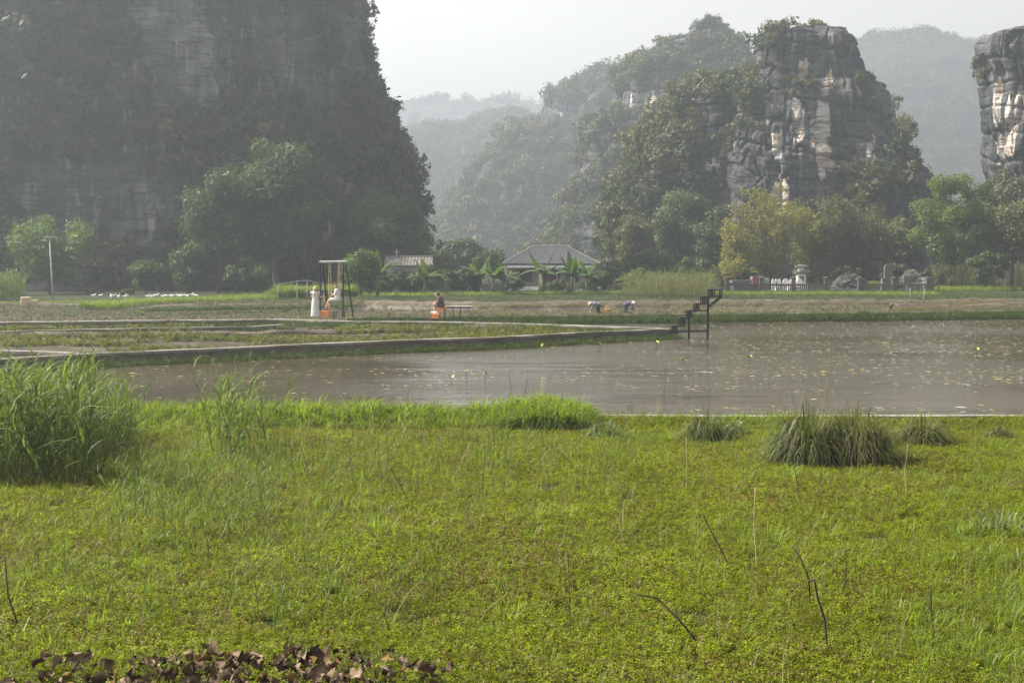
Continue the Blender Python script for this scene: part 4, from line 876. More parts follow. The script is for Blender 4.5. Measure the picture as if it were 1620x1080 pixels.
# shrine and tombs
def tomb_at(px, py, Y): p = at(px, py, Y); return (p.x, Y, 0)
gY = 138.; k = gY / F
e = empty('shrine', tomb_at(1267, 455, gY)); tag(e, 'small white two tiered shrine above the graves', 'shrine'); zz = lambda y: at(1267, y, gY).z
MB().box((0, 0, zz(448) / 2), (1.1, 1.1, zz(448))).build('plinth', M['white'], e); MB().box((0, 0, (zz(448) + zz(433)) / 2), (.8, .8, zz(433) - zz(448))).build('body', M['white'], e)
MB().box((0, -.42, (zz(446) + zz(436)) / 2), (.4, .06, .5)).build('niche', M['stone'], e)
def pagoda(z0, w_, h_):
    b = MB().box((0, 0, z0 + h_ * .2), (w_, w_, h_ * .4)).box((0, 0, z0 + h_ * .65), (w_ * .9, w_ * .9, h_ * .5), taper=.5)
    for sx in (-1, 1):
        for sy in (-1, 1): b.tube([(sx * w_ * .4, sy * w_ * .4, z0 + h_ * .3), (sx * w_ * .54, sy * w_ * .54, z0 + h_ * .5), (sx * w_ * .6, sy * w_ * .6, z0 + h_ * 1.0)], [.07, .06, .02], 6)
    return b
pagoda(zz(433), 1.15, .35).build('roof', M['stone'], e); MB().box((0, 0, zz(425) - .08), (.55, .55, .55)).build('upper_body', M['white'], e); pagoda(zz(423), .95, .32).build('upper_roof', M['stone'], e)
MB().tube([(0, 0, zz(420)), (0, 0, zz(415.5))], [.08, .02], 6).build('finial', M['stone'], e)
def tomb(px, w_, ytop, ybase, Y, label, mat='white', wavy=True, d=1.2):
    e = empty('tomb', tomb_at(px, ybase, Y)); tag(e, label, 'tomb', 'tombs in the walled graveyard'); W_ = w_ * Y / F; zt = at(px, ytop, Y).z
    if wavy:                                                                      # scalloped back wall, low kerb and slab
        n = 24; prof = [(-W_ / 2 + W_ * i / n, zt * (.72 + .28 * abs(math.cos(math.pi * 1.5 * (i / n - .5) * 2)) ** .6)) for i in range(n + 1)]
        V = [(x, s, z) for s in (-.1, .1) for x, z in [(-W_ / 2, -.05)] + prof + [(W_ / 2, -.05)]]; m_ = n + 3
        link('back_wall', mesh(np.array(V), [tuple(range(m_)), tuple(range(2 * m_ - 1, m_ - 1, -1))] + [(i, m_ + i, m_ + (i + 1) % m_, (i + 1) % m_) for i in range(m_)]), M[mat], e)
        MB().box((0, -d / 2 - .11, .25), (W_ * .6, d, .6)).build('slab', M[mat], e); MB().box((0, -.14, zt * .62), (W_ * .18, .06, zt * .3)).build('plaque', M['red_tile'], e)
    else:
        MB().box((0, 0, zt * .35), (W_, d, zt * .7)).build('body', M[mat], e); MB().box((0, 0, zt * .8), (W_ * 1.12, d * 1.1, zt * .2)).build('roof_slab', M[mat], e); MB().box((0, -d / 2 - .02, zt * .38), (W_ * .3, .05, zt * .4)).build('plaque', M['stone'], e)
tomb(1228, 15, 441, 455, 136, 'small white scalloped tomb left of the shrine'); tomb(1254, 32, 440.5, 455, 137, 'wide white scalloped tomb below the shrine')
tomb(1198, 17, 434, 455, 137, 'faded red tomb in the graveyard', 'red_tile', False); tomb(1211, 8, 438, 455, 138, 'narrow pale teal tomb beside the red one', 'teal', False)
tomb(1172, 28, 441, 455, 136, 'dark stone tomb at the left of the graveyard', 'stone', False, 1.6); tomb(1468, 14, 436, 452, 140, 'grey stone tomb at the right end of the graveyard', 'stone', False); tomb(1435, 12, 434, 452, 141, 'smaller grey headstone tomb at the right', 'stone', True)
e = empty('stele', tomb_at(1405, 452, 142)); tag(e, 'tall grey arched stele among the graves', 'stele'); zz = lambda y: at(1405, y, 142).z; k = 142 / F
MB().box((0, 0, zz(440) / 2), (1.3, .7, zz(440))).build('base', M['stone'], e); n = 14; hw_ = .42
pr = [(-hw_, zz(440)), (hw_, zz(440))] + [(hw_ * math.cos(math.pi * i / n), zz(425) + hw_ * 1.1 * math.sin(math.pi * i / n)) for i in range(n + 1)]; V = [(x, s, z) for s in (-.18, .18) for x, z in pr]; m_ = len(pr)
link('arch_stone', mesh(np.array(V), [tuple(range(m_)), tuple(range(2 * m_ - 1, m_ - 1, -1))] + [(i, m_ + i, m_ + (i + 1) % m_, (i + 1) % m_) for i in range(m_)]), M['stone'], e); MB().box((0, -.2, zz(430)), (.45, .05, .7)).build('panel', M['concrete_side'], e)
def boulder(px, py, Y, w_, h_, seed, label):
    r = np.random.default_rng(seed); b = MB().ball((0, 0, 0), (w_ / 2, w_ / 2.6, h_ * .75), 34, 24); V = np.array(b.V); V = V + V / (np.linalg.norm(V, axis=1)[:, None] + .01) * (h_ * (.55 * fbm(V + seed, 1.1, 5, seed, .6) - .25 * np.abs(fbm(V + seed, .5, 3, seed + 4))))[:, None]
    p = at(px, py, Y); o = link('boulder', mesh(V, b.F), M['boulder']); o.location = (p.x, Y, h_ * .2); tag(o, label, 'boulder', 'boulders behind the graveyard')
M['boulder'] = plain('grey karst boulder', (.055, .054, .052), .9, .55, 1.2, bump=.8)
boulder(1345, 450, 148, 4.0, 1.7, 3, 'broad grey boulder behind the open fence bay')
boulder(1450, 450, 150, 3.6, 1.9, 6, 'dark boulder right of the arched stele'); boulder(1195, 446, 150, 3.0, 1.9, 7, 'grey rock rising behind the red tomb'); boulder(1432, 405, 160, 2.2, 3.4, 8, 'tall pale rock between the trees')
# posts in the paddy, wire fence, street lamp, straw bales
for px_, y0, y1, Y_, lb in ((1440, 455, 481, 98, 'thin post standing on the right bund'), (1460, 457, 482, 97, 'leaning post beside the thin post')):
    p, q = at(px_, y1, Y_), at(px_ + (3 if px_ == 1460 else 0), y0, Y_); o = MB().tube([p - Vector((0, 0, .3)), p.lerp(q, .5) + Vector((.02, 0, 0)), q], [.045, .04, .03], 7).build('wooden_post', M['wood'], smooth=True); tag(o, lb, 'post')
e = empty('wire_fence', (at(470, 470, 112).x, 112, 0)); tag(e, 'pale wire fence frame behind the woman in the long dress', 'fence'); fxs = [at(q, 460, 112 + j * .8).x - e.location.x for j, q in enumerate((439, 470, 486, 512))]; tops = [at(q, y, 112).z for q, y in ((439, 450), (470, 445), (486, 444), (512, 449))]
for i in range(4): MB().tube([(fxs[i], i * .8, -.1), (fxs[i], i * .8, tops[i])], .035, 6).build('post', M['steel'], e)
for i in range(3):
    MB().tube([(fxs[i], i * .8, tops[i]), (fxs[i + 1], i * .8 + .8, tops[i + 1])], .018, 6).build('rail', M['steel'], e); MB().tube([(fxs[i], i * .8, tops[i] - .55), (fxs[i + 1], i * .8 + .8, tops[i + 1] - .55)], .014, 5).build('wire', M['steel'], e)
p = at(84, 476, 108); q = at(80, 376, 108); e = empty('street_lamp', (p.x, 108, 0)); tag(e, 'slim grey solar street lamp before the feathery tree', 'street lamp'); ht = q.z
MB().tube([(0, 0, -.1), (-.09, 0, ht * .5), (-.18, 0, ht)], [.075, .065, .05], 8).build('pole', M['steel'], e, True); MB().box((-.12, 0, ht + .06), (.9, .5, .05)).build('solar_panel', M['tin_pale'], e); MB().tube([(-.18, 0, ht - .3), (-.45, -.2, ht - .22)], .025, 6).build('arm', M['steel'], e); MB().box((-.52, -.25, ht - .2), (.36, .2, .08)).build('lamp_head', M['white'], e)
M['straw'] = plain('straw bale', (.5, .4, .27), .95, .3, 9, bump=.8)
for px_, w_, h_, lb in ((41, .62, .62, 'larger pale straw bale beside the reed clump'), (54, .5, .42, 'smaller straw bale touching the larger one')):
    p = gp(px_, 484, -.03); e = empty('straw_bale', (p.x, p.y, g1(p.x, p.y))); tag(e, lb, 'bale', 'straw bales'); b = MB().box((0, 0, h_ / 2), (w_, w_ * 1.2, h_), .2); ob = b.build('straw_block', M['straw'], e, bevel=.06)
    for s in (-.15, .15): MB().box((s * w_, 0, h_ / 2), (.025, w_ * 1.22, h_ + .02), .2).build('twine', M['rope'], e)
# white ducks
def duck_mesh():
    b = MB().ball((0, 0, .17), (.24, .13, .12), 12, 8).ball((-.2, 0, .22), (.11, .07, .06), 8, 6); b.tube([(.14, 0, .2), (.2, 0, .27), (.22, 0, .32)], [.07, .055, .05], 8); b.ball((.24, 0, .34), (.075, .055, .055), 8, 6); b.ball((.33, 0, .325), (.06, .03, .015), 6, 4)
    for s in (-1, 1): b.tube([(.02, s * .05, .1), (.02, s * .05, .0)], .015, 5).ball((.05, s * .05, .012), (.05, .03, .012), 6, 4)
    me = mesh(b.V, b.F, True, 'duck'); tmp = bpy.data.objects.new('tmp', me); COL.objects.link(tmp); md = tmp.modifiers.new('r', 'REMESH'); md.mode = 'VOXEL'; md.voxel_size = .016
    dg = bpy.context.evaluated_depsgraph_get(); m2 = bpy.data.meshes.new_from_object(tmp.evaluated_get(dg)); bpy.data.objects.remove(tmp); m2.polygons.foreach_set('use_smooth', np.ones(len(m2.polygons), dtype=bool)); return m2
dm = duck_mesh(); dm.materials.clear(); dm.materials.append(plain('white feathers', (.8, .79, .75), .8, .05)); rd = random.Random(4)
for x in (148, 159, 176, 178, 181, 188, 197, 201, 234, 240, 247, 258, 263, 266, 272, 275, 281, 284, 286, 289, 293, 297, 304, 307, 311):
    p = gp(x, 471.5 + rd.uniform(-1.4, 1.2), 0); o = link('duck', dm); o.location = (p.x, p.y, g1(p.x, p.y) + .05); o.rotation_euler = (0, 0, rd.uniform(0, 6.28)); s = rd.uniform(.62, .9); o.scale = (s, s, s); tag(o, 'white duck in the flock at the foot of the left cliff', 'duck', 'white ducks below the left cliff')
# ------------------------------------------------------------------ swing, benches, stairway
def P_(px, py, Y): return at(px, py, Y)
SY = 77.; k = SY / F; bz = .0
so = at(530, 503, SY); e = empty('swing_set', (so.x, SY, 0)); tag(e, 'tall black metal swing frame on the concrete path', 'swing')
lx = lambda q: (q - 530) * k; hz = at(530, 416, SY).z
for s, xb, xt in ((-1, 507.5, 508), (1, 543, 544.5)):
    leg1 = MB().bar((lx(xb), -.25, 0), (lx(xt), -.02, hz), .075).build('leg', M['black_metal'], e); xb2 = xb + (9 if s < 0 else 13)
    MB().bar((lx(xb2), .75, 0), (lx(xt + 3), .06, hz), .075).build('leg', M['black_metal'], e)
    MB().bar((lx(xb + .5), -.14, hz * .48), (lx((xb2 + xt + 3) / 2), .4, hz * .48), .06).build('cross_brace', M['black_metal'], e)
MB().tube([(lx(506), .02, hz + .05), (lx(549), .02, hz + .08)], .06, 10).build('top_beam', M['steel'], e)  # beam of the black frame; pale colour stands in for light on it
sx0, sx1 = lx(522), lx(537); sz = at(530, 476.5, SY).z
for x in (sx0, sx1):
    MB().tube([(x - .03, .02, hz), (x - .06, .02, (hz + sz) / 2), (x - .02, -.1, sz)], .022, 6).build('rope', M['rope'], e); MB().tube([(x + .03, .02, hz), (x + .06, .06, (hz + sz) / 2), (x + .06, .18, sz)], .022, 6).build('rope', M['rope'], e)
MB().box(((sx0 + sx1) / 2 + .05, .04, sz - .02), (sx1 - sx0 + .25, .4, .045)).build('seat', M['wood'], e)
# low platform with orange box under the swing
e = empty('step_bench', (so.x, SY, 0)); tag(e, 'low platform with orange step box under the swing', 'bench'); zt = at(530, 492, SY).z
MB().box((lx(537), .1, zt), (1.05, .45, .05)).build('top_board', M['wood'], e)
for x in (528, 532, 545): MB().bar((lx(x), -.05, 0), (lx(x), -.05, zt - .02), .055).build('leg', M['black_metal'], e)
MB().box((lx(514), -.1, (at(0, 493, SY).z + at(0, 501, SY).z) / 2), (.48, .4, .3)).build('step_box', M['orange'], e); MB().box((lx(514), -.1, .05), (.4, .34, .1)).build('base_frame', M['black_metal'], e); MB().box((lx(513), -.08, at(0, 491.8, SY).z - .01), (.66, .5, .04)).build('step_tread', M['orange'], e)
# orange stepped bench with table
BY = 74.; k2 = BY / F; bo = at(690, 507, BY); e = empty('step_bench', (bo.x, BY, 0)); tag(e, 'orange stepped bench with long black table on the path', 'bench'); l2 = lambda q: (q - 690) * k2; zb = lambda y: at(690, y, BY).z
MB().box((l2(689.3), 0, (zb(496) + zb(503.5)) / 2), (.34, .45, zb(496) - zb(503.5))).build('step_box', M['orange'], e, bevel=.008); MB().box((l2(689.3), 0, zb(503.5) / 2 - .01), (.3, .4, zb(503.5) - .02)).build('base_frame', M['black_metal'], e)
MB().box((l2(698.7), 0, (zb(488) + zb(494.5)) / 2), (.26, .45, zb(488) - zb(494.5))).build('seat_box', M['orange'], e, bevel=.008); MB().box((l2(699.5), 0, zb(488) + .02), (.34, .5, .035)).build('seat_board', M['orange'], e); MB().box((l2(705), 0, zb(487.5)), (.12, .4, .1)).build('back_stop', M['orange'], e, bevel=.01)
MB().box((l2(727), .05, zb(484.8)), (1.45, .5, .05)).build('table_top', M['steel'], e); MB().box((l2(727), .05, zb(484.8) - .06), (1.4, .44, .05)).build('table_frame', M['black_metal'], e)
for x, dy in ((694.5, -.18), (703.5, -.18), (717.5, -.15), (728, .2)): MB().bar((l2(x), dy, -.02), (l2(x), dy, zb(485.5 if x > 700 else 495) - .03), .055).build('leg', M['black_metal'], e)
e2 = MB().box((0, 0, .06), (.36, .3, .12)).build('paving_block', M['red_tile']); p = at(680, 504, BY); e2.location = (p.x, BY, .0); tag(e2, 'small reddish block at the foot of the orange bench', 'block')
# stairway in the pond
TY = 64.3; k3 = TY / F; to = at(1094, 535, TY); e = empty('stairway', (to.x, TY, ZW)); tag(e, 'black metal stairway to nowhere standing in the pond', 'stairway'); l3 = lambda q: (q - 1094) * k3; z3 = lambda y: at(1094, y, TY).z - ZW
steps = [(1062, 1083, 515, 527), (1074, 1092, 502, 513), (1085, 1117, 491, 500), (1097, 1117, 480, 490), (1108, 1120, 469, 479), (1120, 1141, 458, 468.5)]
for j, (xa, xb, yt, yb) in enumerate(steps):
    zt, zq = z3(yt), z3(yb); xw = min(xb, xa + 8)
    MB().box(((l3(xa) + l3(xb)) / 2, 0, zt), (l3(xb) - l3(xa), .62, .055)).build('tread', M['black_metal'], e)
    for y in (-.28, .28): MB().bar((l3(xa) + .03, y, zq - .1), (l3(xa) + .03, y, zt - .02), .05).build('riser_bar', M['black_metal'], e); MB().bar((l3(xw), y, zq - .05), (l3(xw), y, zt - .02), .045).build('riser_bar', M['black_metal'], e)
    MB().box((l3(xa + 4), .0, (zt + zq) / 2), (.05, .5, zt - zq)).build('riser_panel', M['black_metal'], e)
for q, yt in ((1088, 493), (1091.5, 493), (1117.5, 470), (1121.5, 470)): y = -.26 if q in (1088, 1117.5) else .26; MB().bar((l3(q), y, -.35), (l3(q), y, z3(yt)), .06).build('post', M['black_metal'], e)
for y in (-.27, .27):
    MB().bar((l3(1064), y, z3(524.5)), (l3(1120), y, z3(523.5)), .06).build('rail', M['black_metal'], e); MB().bar((l3(1121), y, z3(485)), (l3(1140), y, z3(469.5)), .06).build('strut', M['black_metal'], e); MB().bar((l3(1120), y, z3(468.5)), (l3(1141), y, z3(468.5)), .05).build('rail', M['black_metal'], e); MB().bar((l3(1139.5), y, z3(468.5)), (l3(1139.5), y, z3(458)), .05).build('riser_bar', M['black_metal'], e)

# ------------------------------------------------------------------ people
SKIN = plain('skin', (.5, .29, .2), .6, .1, 8); M['hair_dark'] = plain('dark brown hair', (.08, .04, .024), .6, .3, 30); M['hair_pale'] = plain('pale blonde hair', (.48, .36, .22), .6, .2, 30); M['hair_grey'] = plain('short grey hair', (.22, .19, .16), .7, .2, 30)
M['dress'] = plain('pale grey white dress', (.5, .5, .47), .85, .15, 7, bump=.3); M['shirt'] = plain('white shirt', (.72, .71, .72), .85, .06, 6); M['shorts'] = plain('pale shorts', (.6, .58, .52), .85, .08, 6); M['darkcloth'] = plain('dark patterned blouse', (.11, .07, .055), .8, .5, 14); M['greycloth'] = plain('grey work shirt', (.2, .22, .24), .85, .2, 8); M['purple'] = plain('purple work clothes', (.11, .09, .2), .85, .2, 8); M['trous'] = plain('dark work trousers', (.045, .04, .045), .85, .2, 8); M['hat'] = plain('palm leaf hat', (.56, .42, .29), .8, .12, 12); M['shoe'] = plain('white shoes', (.7, .7, .68), .7, .05); M['dshoe'] = plain('dark shoes', (.05, .06, .07), .7, .1); M['basket'] = plain('woven basket', (.5, .3, .1), .85, .3, 25)
def remesh(mb, vox, mat, name, parent, smooth=3, extra=None):
    me = mesh(mb.V, mb.F); tmp = bpy.data.objects.new('tmp', me); COL.objects.link(tmp); md = tmp.modifiers.new('r', 'REMESH'); md.mode = 'VOXEL'; md.voxel_size = vox; sm = tmp.modifiers.new('s', 'SMOOTH'); sm.iterations = smooth; sm.factor = .5
    m2 = bpy.data.meshes.new_from_object(tmp.evaluated_get(bpy.context.evaluated_depsgraph_get())); bpy.data.objects.remove(tmp)
    if extra is not None:
        V0 = np.empty(len(m2.vertices) * 3, np.float32); m2.vertices.foreach_get('co', V0); V0 = V0.reshape(-1, 3); Fc = [tuple(p.vertices) for p in m2.polygons]; n0 = len(V0)
        m2 = mesh(np.concatenate([V0, np.array([tuple(v) for v in extra.V])]), Fc + [tuple(i + n0 for i in f) for f in extra.F])
    m2.polygons.foreach_set('use_smooth', np.ones(len(m2.polygons), dtype=bool)); m2.materials.clear()
    return link(name, m2, mat, parent)
def V3(*a): return Vector(a)
def limbtube(b, pts, rad):
    b.tube(pts, rad, 10)
    for p, r_ in zip(pts, rad): b.ball(p, r_, 10, 6)
def hand(ex, wrist, d, nrm, s=1., curl=.5):
    d = Vector(d).normalized(); nrm = Vector(nrm); nrm = (nrm - d * nrm.dot(d)).normalized(); q = d.cross(nrm)
    rot = Matrix((q, nrm, d)).transposed(); ex.ball(Vector(wrist) + d * .045, (.04, .018, .055), 8, 6, rot)
    for i, ln in enumerate((.068, .078, .072, .056)):
        b0 = Vector(wrist) + d * .085 + q * (.027 - .018 * i); b1 = b0 + d * ln * .5 - nrm * ln * .15 * curl; b2 = b1 + (d * (1 - curl * .8) - nrm * curl).normalized() * ln * .5; ex.tube([b0 - d * .02, b0, b1, b2], [.009, .009, .008, .006], 6)
    t0 = Vector(wrist) + d * .025 + q * .03; ex.tube([t0, t0 + q * .025 + d * .025, t0 + q * .03 + d * .055 - nrm * .01], [.011, .01, .007], 6)
def head_mesh(b, ex, c, look, s=1.):
    c = Vector(c); f = Vector(look).normalized(); up = V3(0, 0, 1); up = (up - f * up.dot(f)).normalized(); q = f.cross(up); rot = Matrix((q, f, up)).transposed()
    b.ball(c + up * .02, (.074 * s, .095 * s, .105 * s), 14, 10, rot); b.ball(c + f * .03 - up * .055, (.055 * s, .065 * s, .065 * s), 12, 8, rot)
    ex.tube([c + f * .088 + up * .02, c + f * .112 - up * .022, c + f * .09 - up * .03], [.008, .016, .012], 6)
    for sd_ in (-1, 1): ex.ball(c + f * .086 + q * .032 * sd_ + up * .012, (.013, .008, .008), 6, 4, rot); ex.ball(c + q * .078 * sd_ - up * .005, (.01, .022, .032), 8, 5, rot)
    ex.tube([c + f * .084 - up * .062 - q * .024, c + f * .093 - up * .062, c + f * .084 - up * .062 + q * .024], [.005, .008, .005], 6)
    return rot
def figure(e, J, cloth, hair=None, look=(0, -1, 0), hl=.0, s=1., palm=(0, 0, 1)):
    """J: joints (hip, chest, neck, head, sh/el/wr/hp/kn/an/toe each as [left, right]); cloth: list of (name, material, segment names, growth)"""
    b = MB(); ex = MB(); seg = {}
    seg['torso'] = ([J['hip'], J['hip'].lerp(J['chest'], .5), J['chest'], J['chest'].lerp(J['neck'], .6)], [.145 * s, .135 * s, .15 * s, .11 * s])
    seg['neck'] = ([J['chest'].lerp(J['neck'], .7), J['neck'], J['head']], [.07, .052, .055])
    for i in (0, 1):
        seg['sh%d' % i] = ([J['chest'].lerp(J['neck'], .6), J['sh'][i]], [.1 * s, .068 * s]); seg['ua%d' % i] = ([J['sh'][i], J['sh'][i].lerp(J['el'][i], .5), J['el'][i]], [.06 * s, .052 * s, .042]); seg['fa%d' % i] = ([J['el'][i], J['el'][i].lerp(J['wr'][i], .35), J['wr'][i]], [.042, .042, .027])
        seg['hip%d' % i] = ([J['hip'], J['hp'][i]], [.13 * s, .1 * s]); seg['th%d' % i] = ([J['hp'][i], J['hp'][i].lerp(J['kn'][i], .45), J['kn'][i]], [.095 * s, .085 * s, .058]); seg['sk%d' % i] = ([J['kn'][i], J['kn'][i].lerp(J['an'][i], .35), J['an'][i]], [.056, .06 * s, .036]); seg['ft%d' % i] = ([J['an'][i] - V3(0, 0, .03), J['an'][i].lerp(J['toe'][i], .6), J['toe'][i]], [.042, .038, .03])
    for kx, (p, r_) in seg.items(): limbtube(b, p, r_)
    rot = head_mesh(b, ex, J['head'], look)
    for i in (0, 1): hand(ex, J['wr'][i], J['wr'][i] - J['el'][i], palm)
    remesh(b, .016, SKIN, 'body', e, 3, ex)
    for nm, mat, segs, gr in cloth:
        c = MB()
        for sname in segs:
            part = None
            if ':' in sname: sname, part = sname.split(':'); part = float(part)
            p, r_ = seg[sname]
            if part: p = [p[0], p[0].lerp(p[-1], part * .5), p[0].lerp(p[-1], part)]; r_ = [r_[0], r_[min(1, len(r_) - 1)], r_[min(1, len(r_) - 1)]]
            limbtube(c, p, [x + gr for x in r_])
        remesh(c, .02, M[mat], nm, e, 2)
    if hair:
        h = MB(); f = Vector(look).normalized(); c = J['head']; h.ball(c - f * .018 + V3(0, 0, .035), (.086, .103, .105), 14, 10, rot)
        if hl > 0: h.tube([c - f * .06 + V3(0, 0, .04), c - f * .1 - V3(0, 0, .08), c - f * .11 - V3(0, 0, hl)], [.085, .085, .05], 10)
        # keep the face free
        c2 = h; keep = []
        o = remesh(h, .014, M[hair], 'hair', e, 2)
        for v in o.data.vertices:
            dv = v.co - c
            if dv.dot(f) > .035 and dv.z < .07: v.co -= f * (dv.dot(f) - .035)
    return b
# woman in the long dress
p = at(499, 501.5, 76.6); e = empty('person', (p.x, 76.6, .0)); tag(e, 'person in long pale dress standing beside the swing, holding a bottle', 'person')
J = dict(hip=V3(0, 0, .92), chest=V3(0, 0, 1.25), neck=V3(0, .01, 1.43), head=V3(.02, .01, 1.55), sh=[V3(-.17, 0, 1.37), V3(.17, 0, 1.37)], el=[V3(-.2, -.02, 1.1), V3(.22, .06, 1.1)], wr=[V3(-.08, .16, .98), V3(.38, .16, 1.12)], hp=[V3(-.09, 0, .9), V3(.09, 0, .9)], kn=[V3(-.09, .02, .5), V3(.09, .03, .5)], an=[V3(-.09, 0, .08), V3(.1, 0, .08)], toe=[V3(-.07, .16, .035), V3(.14, .16, .035)])
figure(e, J, [], 'hair_pale', (.5, .85, 0), .1, .95)
d = MB(); n = 28; pr = [(.0, 1.405, .12, .1), (.0, 1.38, .19, .12), (0, 1.28, .185, .135), (0, 1.16, .165, .13), (0, 1.05, .15, .125), (0, .92, .185, .165), (0, .6, .2, .18), (0, .3, .23, .2), (0, .07, .26, .23)]; V = []; Fc = []
for i, (_, z, a_, b_) in enumerate(pr):
    for q in range(n): t = 2 * math.pi * q / n; fl = 1 + (.06 * math.sin(q * 5.2 + i) * max(0, 1 - z)); V.append((a_ * fl * math.cos(t), b_ * fl * math.sin(t), z))
for i in range(len(pr) - 1):
    for q in range(n): Fc.append((i * n + q, (i + 1) * n + q, (i + 1) * n + (q + 1) % n, i * n + (q + 1) % n))
link('dress', mesh(np.array(V), Fc, True), M['dress'], e); MB().lathe((0, 0, 1.04), [(.158, -.02), (.16, .0), (.158, .02)], 20).build('belt', M['shorts'], e)
for sx in (-1, 1): MB().ball((sx * .19, 0, 1.335), (.075, .085, .085), 10, 7).build('sleeve', M['dress'], e, True)
bt = MB().lathe((p.x + .43, 76.6 + .2, 1.0), [(.035, 0), (.036, .13), (.02, .18), (.014, .2), (.016, .23)], 10).build('water_bottle', M['tarp'], None, True); tag(bt, 'clear white water bottle in the hand of the dressed person', 'bottle')
# man on the swing (facing left)
p = at(530, 476.5, SY); sxm = p.x + .08; e = empty('person', (sxm, SY + .04, sz)); tag(e, 'person in white shirt and pale shorts sitting on the swing', 'person')
fz = at(0, 491.5, SY).z - sz; J = dict(hip=V3(.06, 0, .12), chest=V3(.04, 0, .46), neck=V3(.0, 0, .66), head=V3(-.04, -.01, .78), sh=[V3(.0, -.19, .58), V3(.02, .19, .58)], el=[V3(-.06, -.24, .34), V3(-.08, .24, .34)], wr=[V3(-.26, -.1, .42), V3(-.27, .1, .3)], hp=[V3(.0, -.1, .1), V3(.0, .1, .1)], kn=[V3(-.36, -.14, .06), V3(-.42, .16, .08)], an=[V3(-.38, -.16, fz + .1), V3(-.6, .12, fz + .1)], toe=[V3(-.52, -.18, fz + .05), V3(-.75, .12, fz + .06)])
figure(e, J, [('shirt', 'shirt', ['torso', 'sh0', 'sh1', 'ua0:.75', 'ua1:.75'], .022), ('shorts', 'shorts', ['hip0', 'hip1', 'th0:.8', 'th1:.8'], .022), ('shoe', 'dshoe', ['ft0'], .012), ('shoe', 'dshoe', ['ft1'], .012)], None, (-.85, -.4, -.1), 0, 1.05)
h = MB(); h.ball(J['head'] + V3(.03, .01, .03), (.1, .085, .1), 12, 8); o = remesh(h, .016, M['hair_grey'], 'hair', e)
for v in o.data.vertices:
    dv = v.co - J['head']
    if dv.x < -.02 and dv.z < .09: v.co.x += (-.02 - dv.x)
# seated woman on the orange bench (facing left, looking down)
p = at(698.5, 488, BY); e = empty('person', (p.x, BY, p.z + .04)); tag(e, 'person in dark blouse hunched over a phone on the orange bench', 'person')
fz = zb(496) - (p.z + .04); J = dict(hip=V3(.02, 0, .12), chest=V3(-.04, 0, .42), neck=V3(-.14, 0, .58), head=V3(-.23, 0, .67), sh=[V3(-.12, -.17, .52), V3(-.12, .17, .52)], el=[V3(-.16, -.22, .26), V3(-.16, .22, .26)], wr=[V3(-.37, -.08, .27), V3(-.37, .08, .27)], hp=[V3(-.04, -.09, .1), V3(-.04, .09, .1)], kn=[V3(-.4, -.1, .17), V3(-.36, .11, .19)], an=[V3(-.22, -.1, fz + .1), V3(-.38, .1, fz + .1)], toe=[V3(-.36, -.12, fz + .045), V3(-.52, .1, fz + .045)])
figure(e, J, [('blouse', 'darkcloth', ['torso', 'sh0', 'sh1', 'ua0', 'ua1', 'fa0:.4', 'fa1:.4'], .03), ('skirt', 'darkcloth', ['hip0', 'hip1', 'th0:.45', 'th1:.45'], .028), ('shoe', 'shoe', ['ft0'], .014), ('shoe', 'shoe', ['ft1'], .014)], 'hair_dark', (-.8, -.05, -.55), .12, .95)
ph = MB().box((p.x - .47, BY, p.z + .04 + .29), (.14, .08, .012)).build('phone', M['black_metal']); ph.rotation_euler = (0, 0, 0); tag(ph, 'small dark phone in the hands of the hunched person', 'phone')
# two farmers bending over the paddy
def farmer(px, py, Y, d, label, shirt, hatdir, s=1.):
    p = gp(px, py, -.33); z0 = g1(p.x, p.y); z0 = max(z0, -.36); e = empty('person', (p.x, p.y, z0)); tag(e, label, 'person', 'farmers bending in the ploughed paddy'); e.scale = (.8, .8, .76)
    J = dict(hip=V3(.12 * d, 0, .8), chest=V3(-.2 * d, 0, .9), neck=V3(-.4 * d, 0, .86), head=V3(-.52 * d, -.02, .8), sh=[V3(-.33 * d, -.17, .84), V3(-.33 * d, .17, .84)], el=[V3(-.42 * d, -.2, .55), V3(-.4 * d, .2, .55)], wr=[V3(-.58 * d, -.12, .3), V3(-.5 * d, .14, .28)], hp=[V3(.1 * d, -.1, .76), V3(.1 * d, .1, .76)], kn=[V3(-.02 * d, -.12, .42), V3(.12 * d, .14, .42)], an=[V3(.06 * d, -.12, .06), V3(.24 * d, .14, .06)], toe=[V3(-.1 * d, -.12, .0), V3(.08 * d, .14, .0)])
    figure(e, J, [('shirt', shirt, ['torso', 'sh0', 'sh1', 'ua0', 'ua1', 'fa0:.8', 'fa1:.8'], .025), ('trousers', 'trous', ['hip0', 'hip1', 'th0', 'th1', 'sk0:.7', 'sk1:.7'], .025)], 'hair_dark', (-.7 * d, -.05, -.6), 0)
    hm = MB(); n = 20; prof = [(.005, .17), (.1, .105), (.22, .0), (.215, -.008), (.1, .09), (.004, .15)]; hm.lathe((0, 0, 0), prof, n); o = hm.build('conical_hat', M['hat'], e, True); o.location = J['head'] + V3(-.05 * d, -.03, .1); o.rotation_euler = hatdir
    return p
p = farmer(945, 497.5, 88, 1, 'farmer in grey shirt and conical hat bending beside a basket', 'greycloth', (.35, -.75, 0))
e = empty('basket', (p.x + .62, p.y - .1, -.33)); tag(e, 'orange woven basket behind the grey shirted farmer', 'basket')
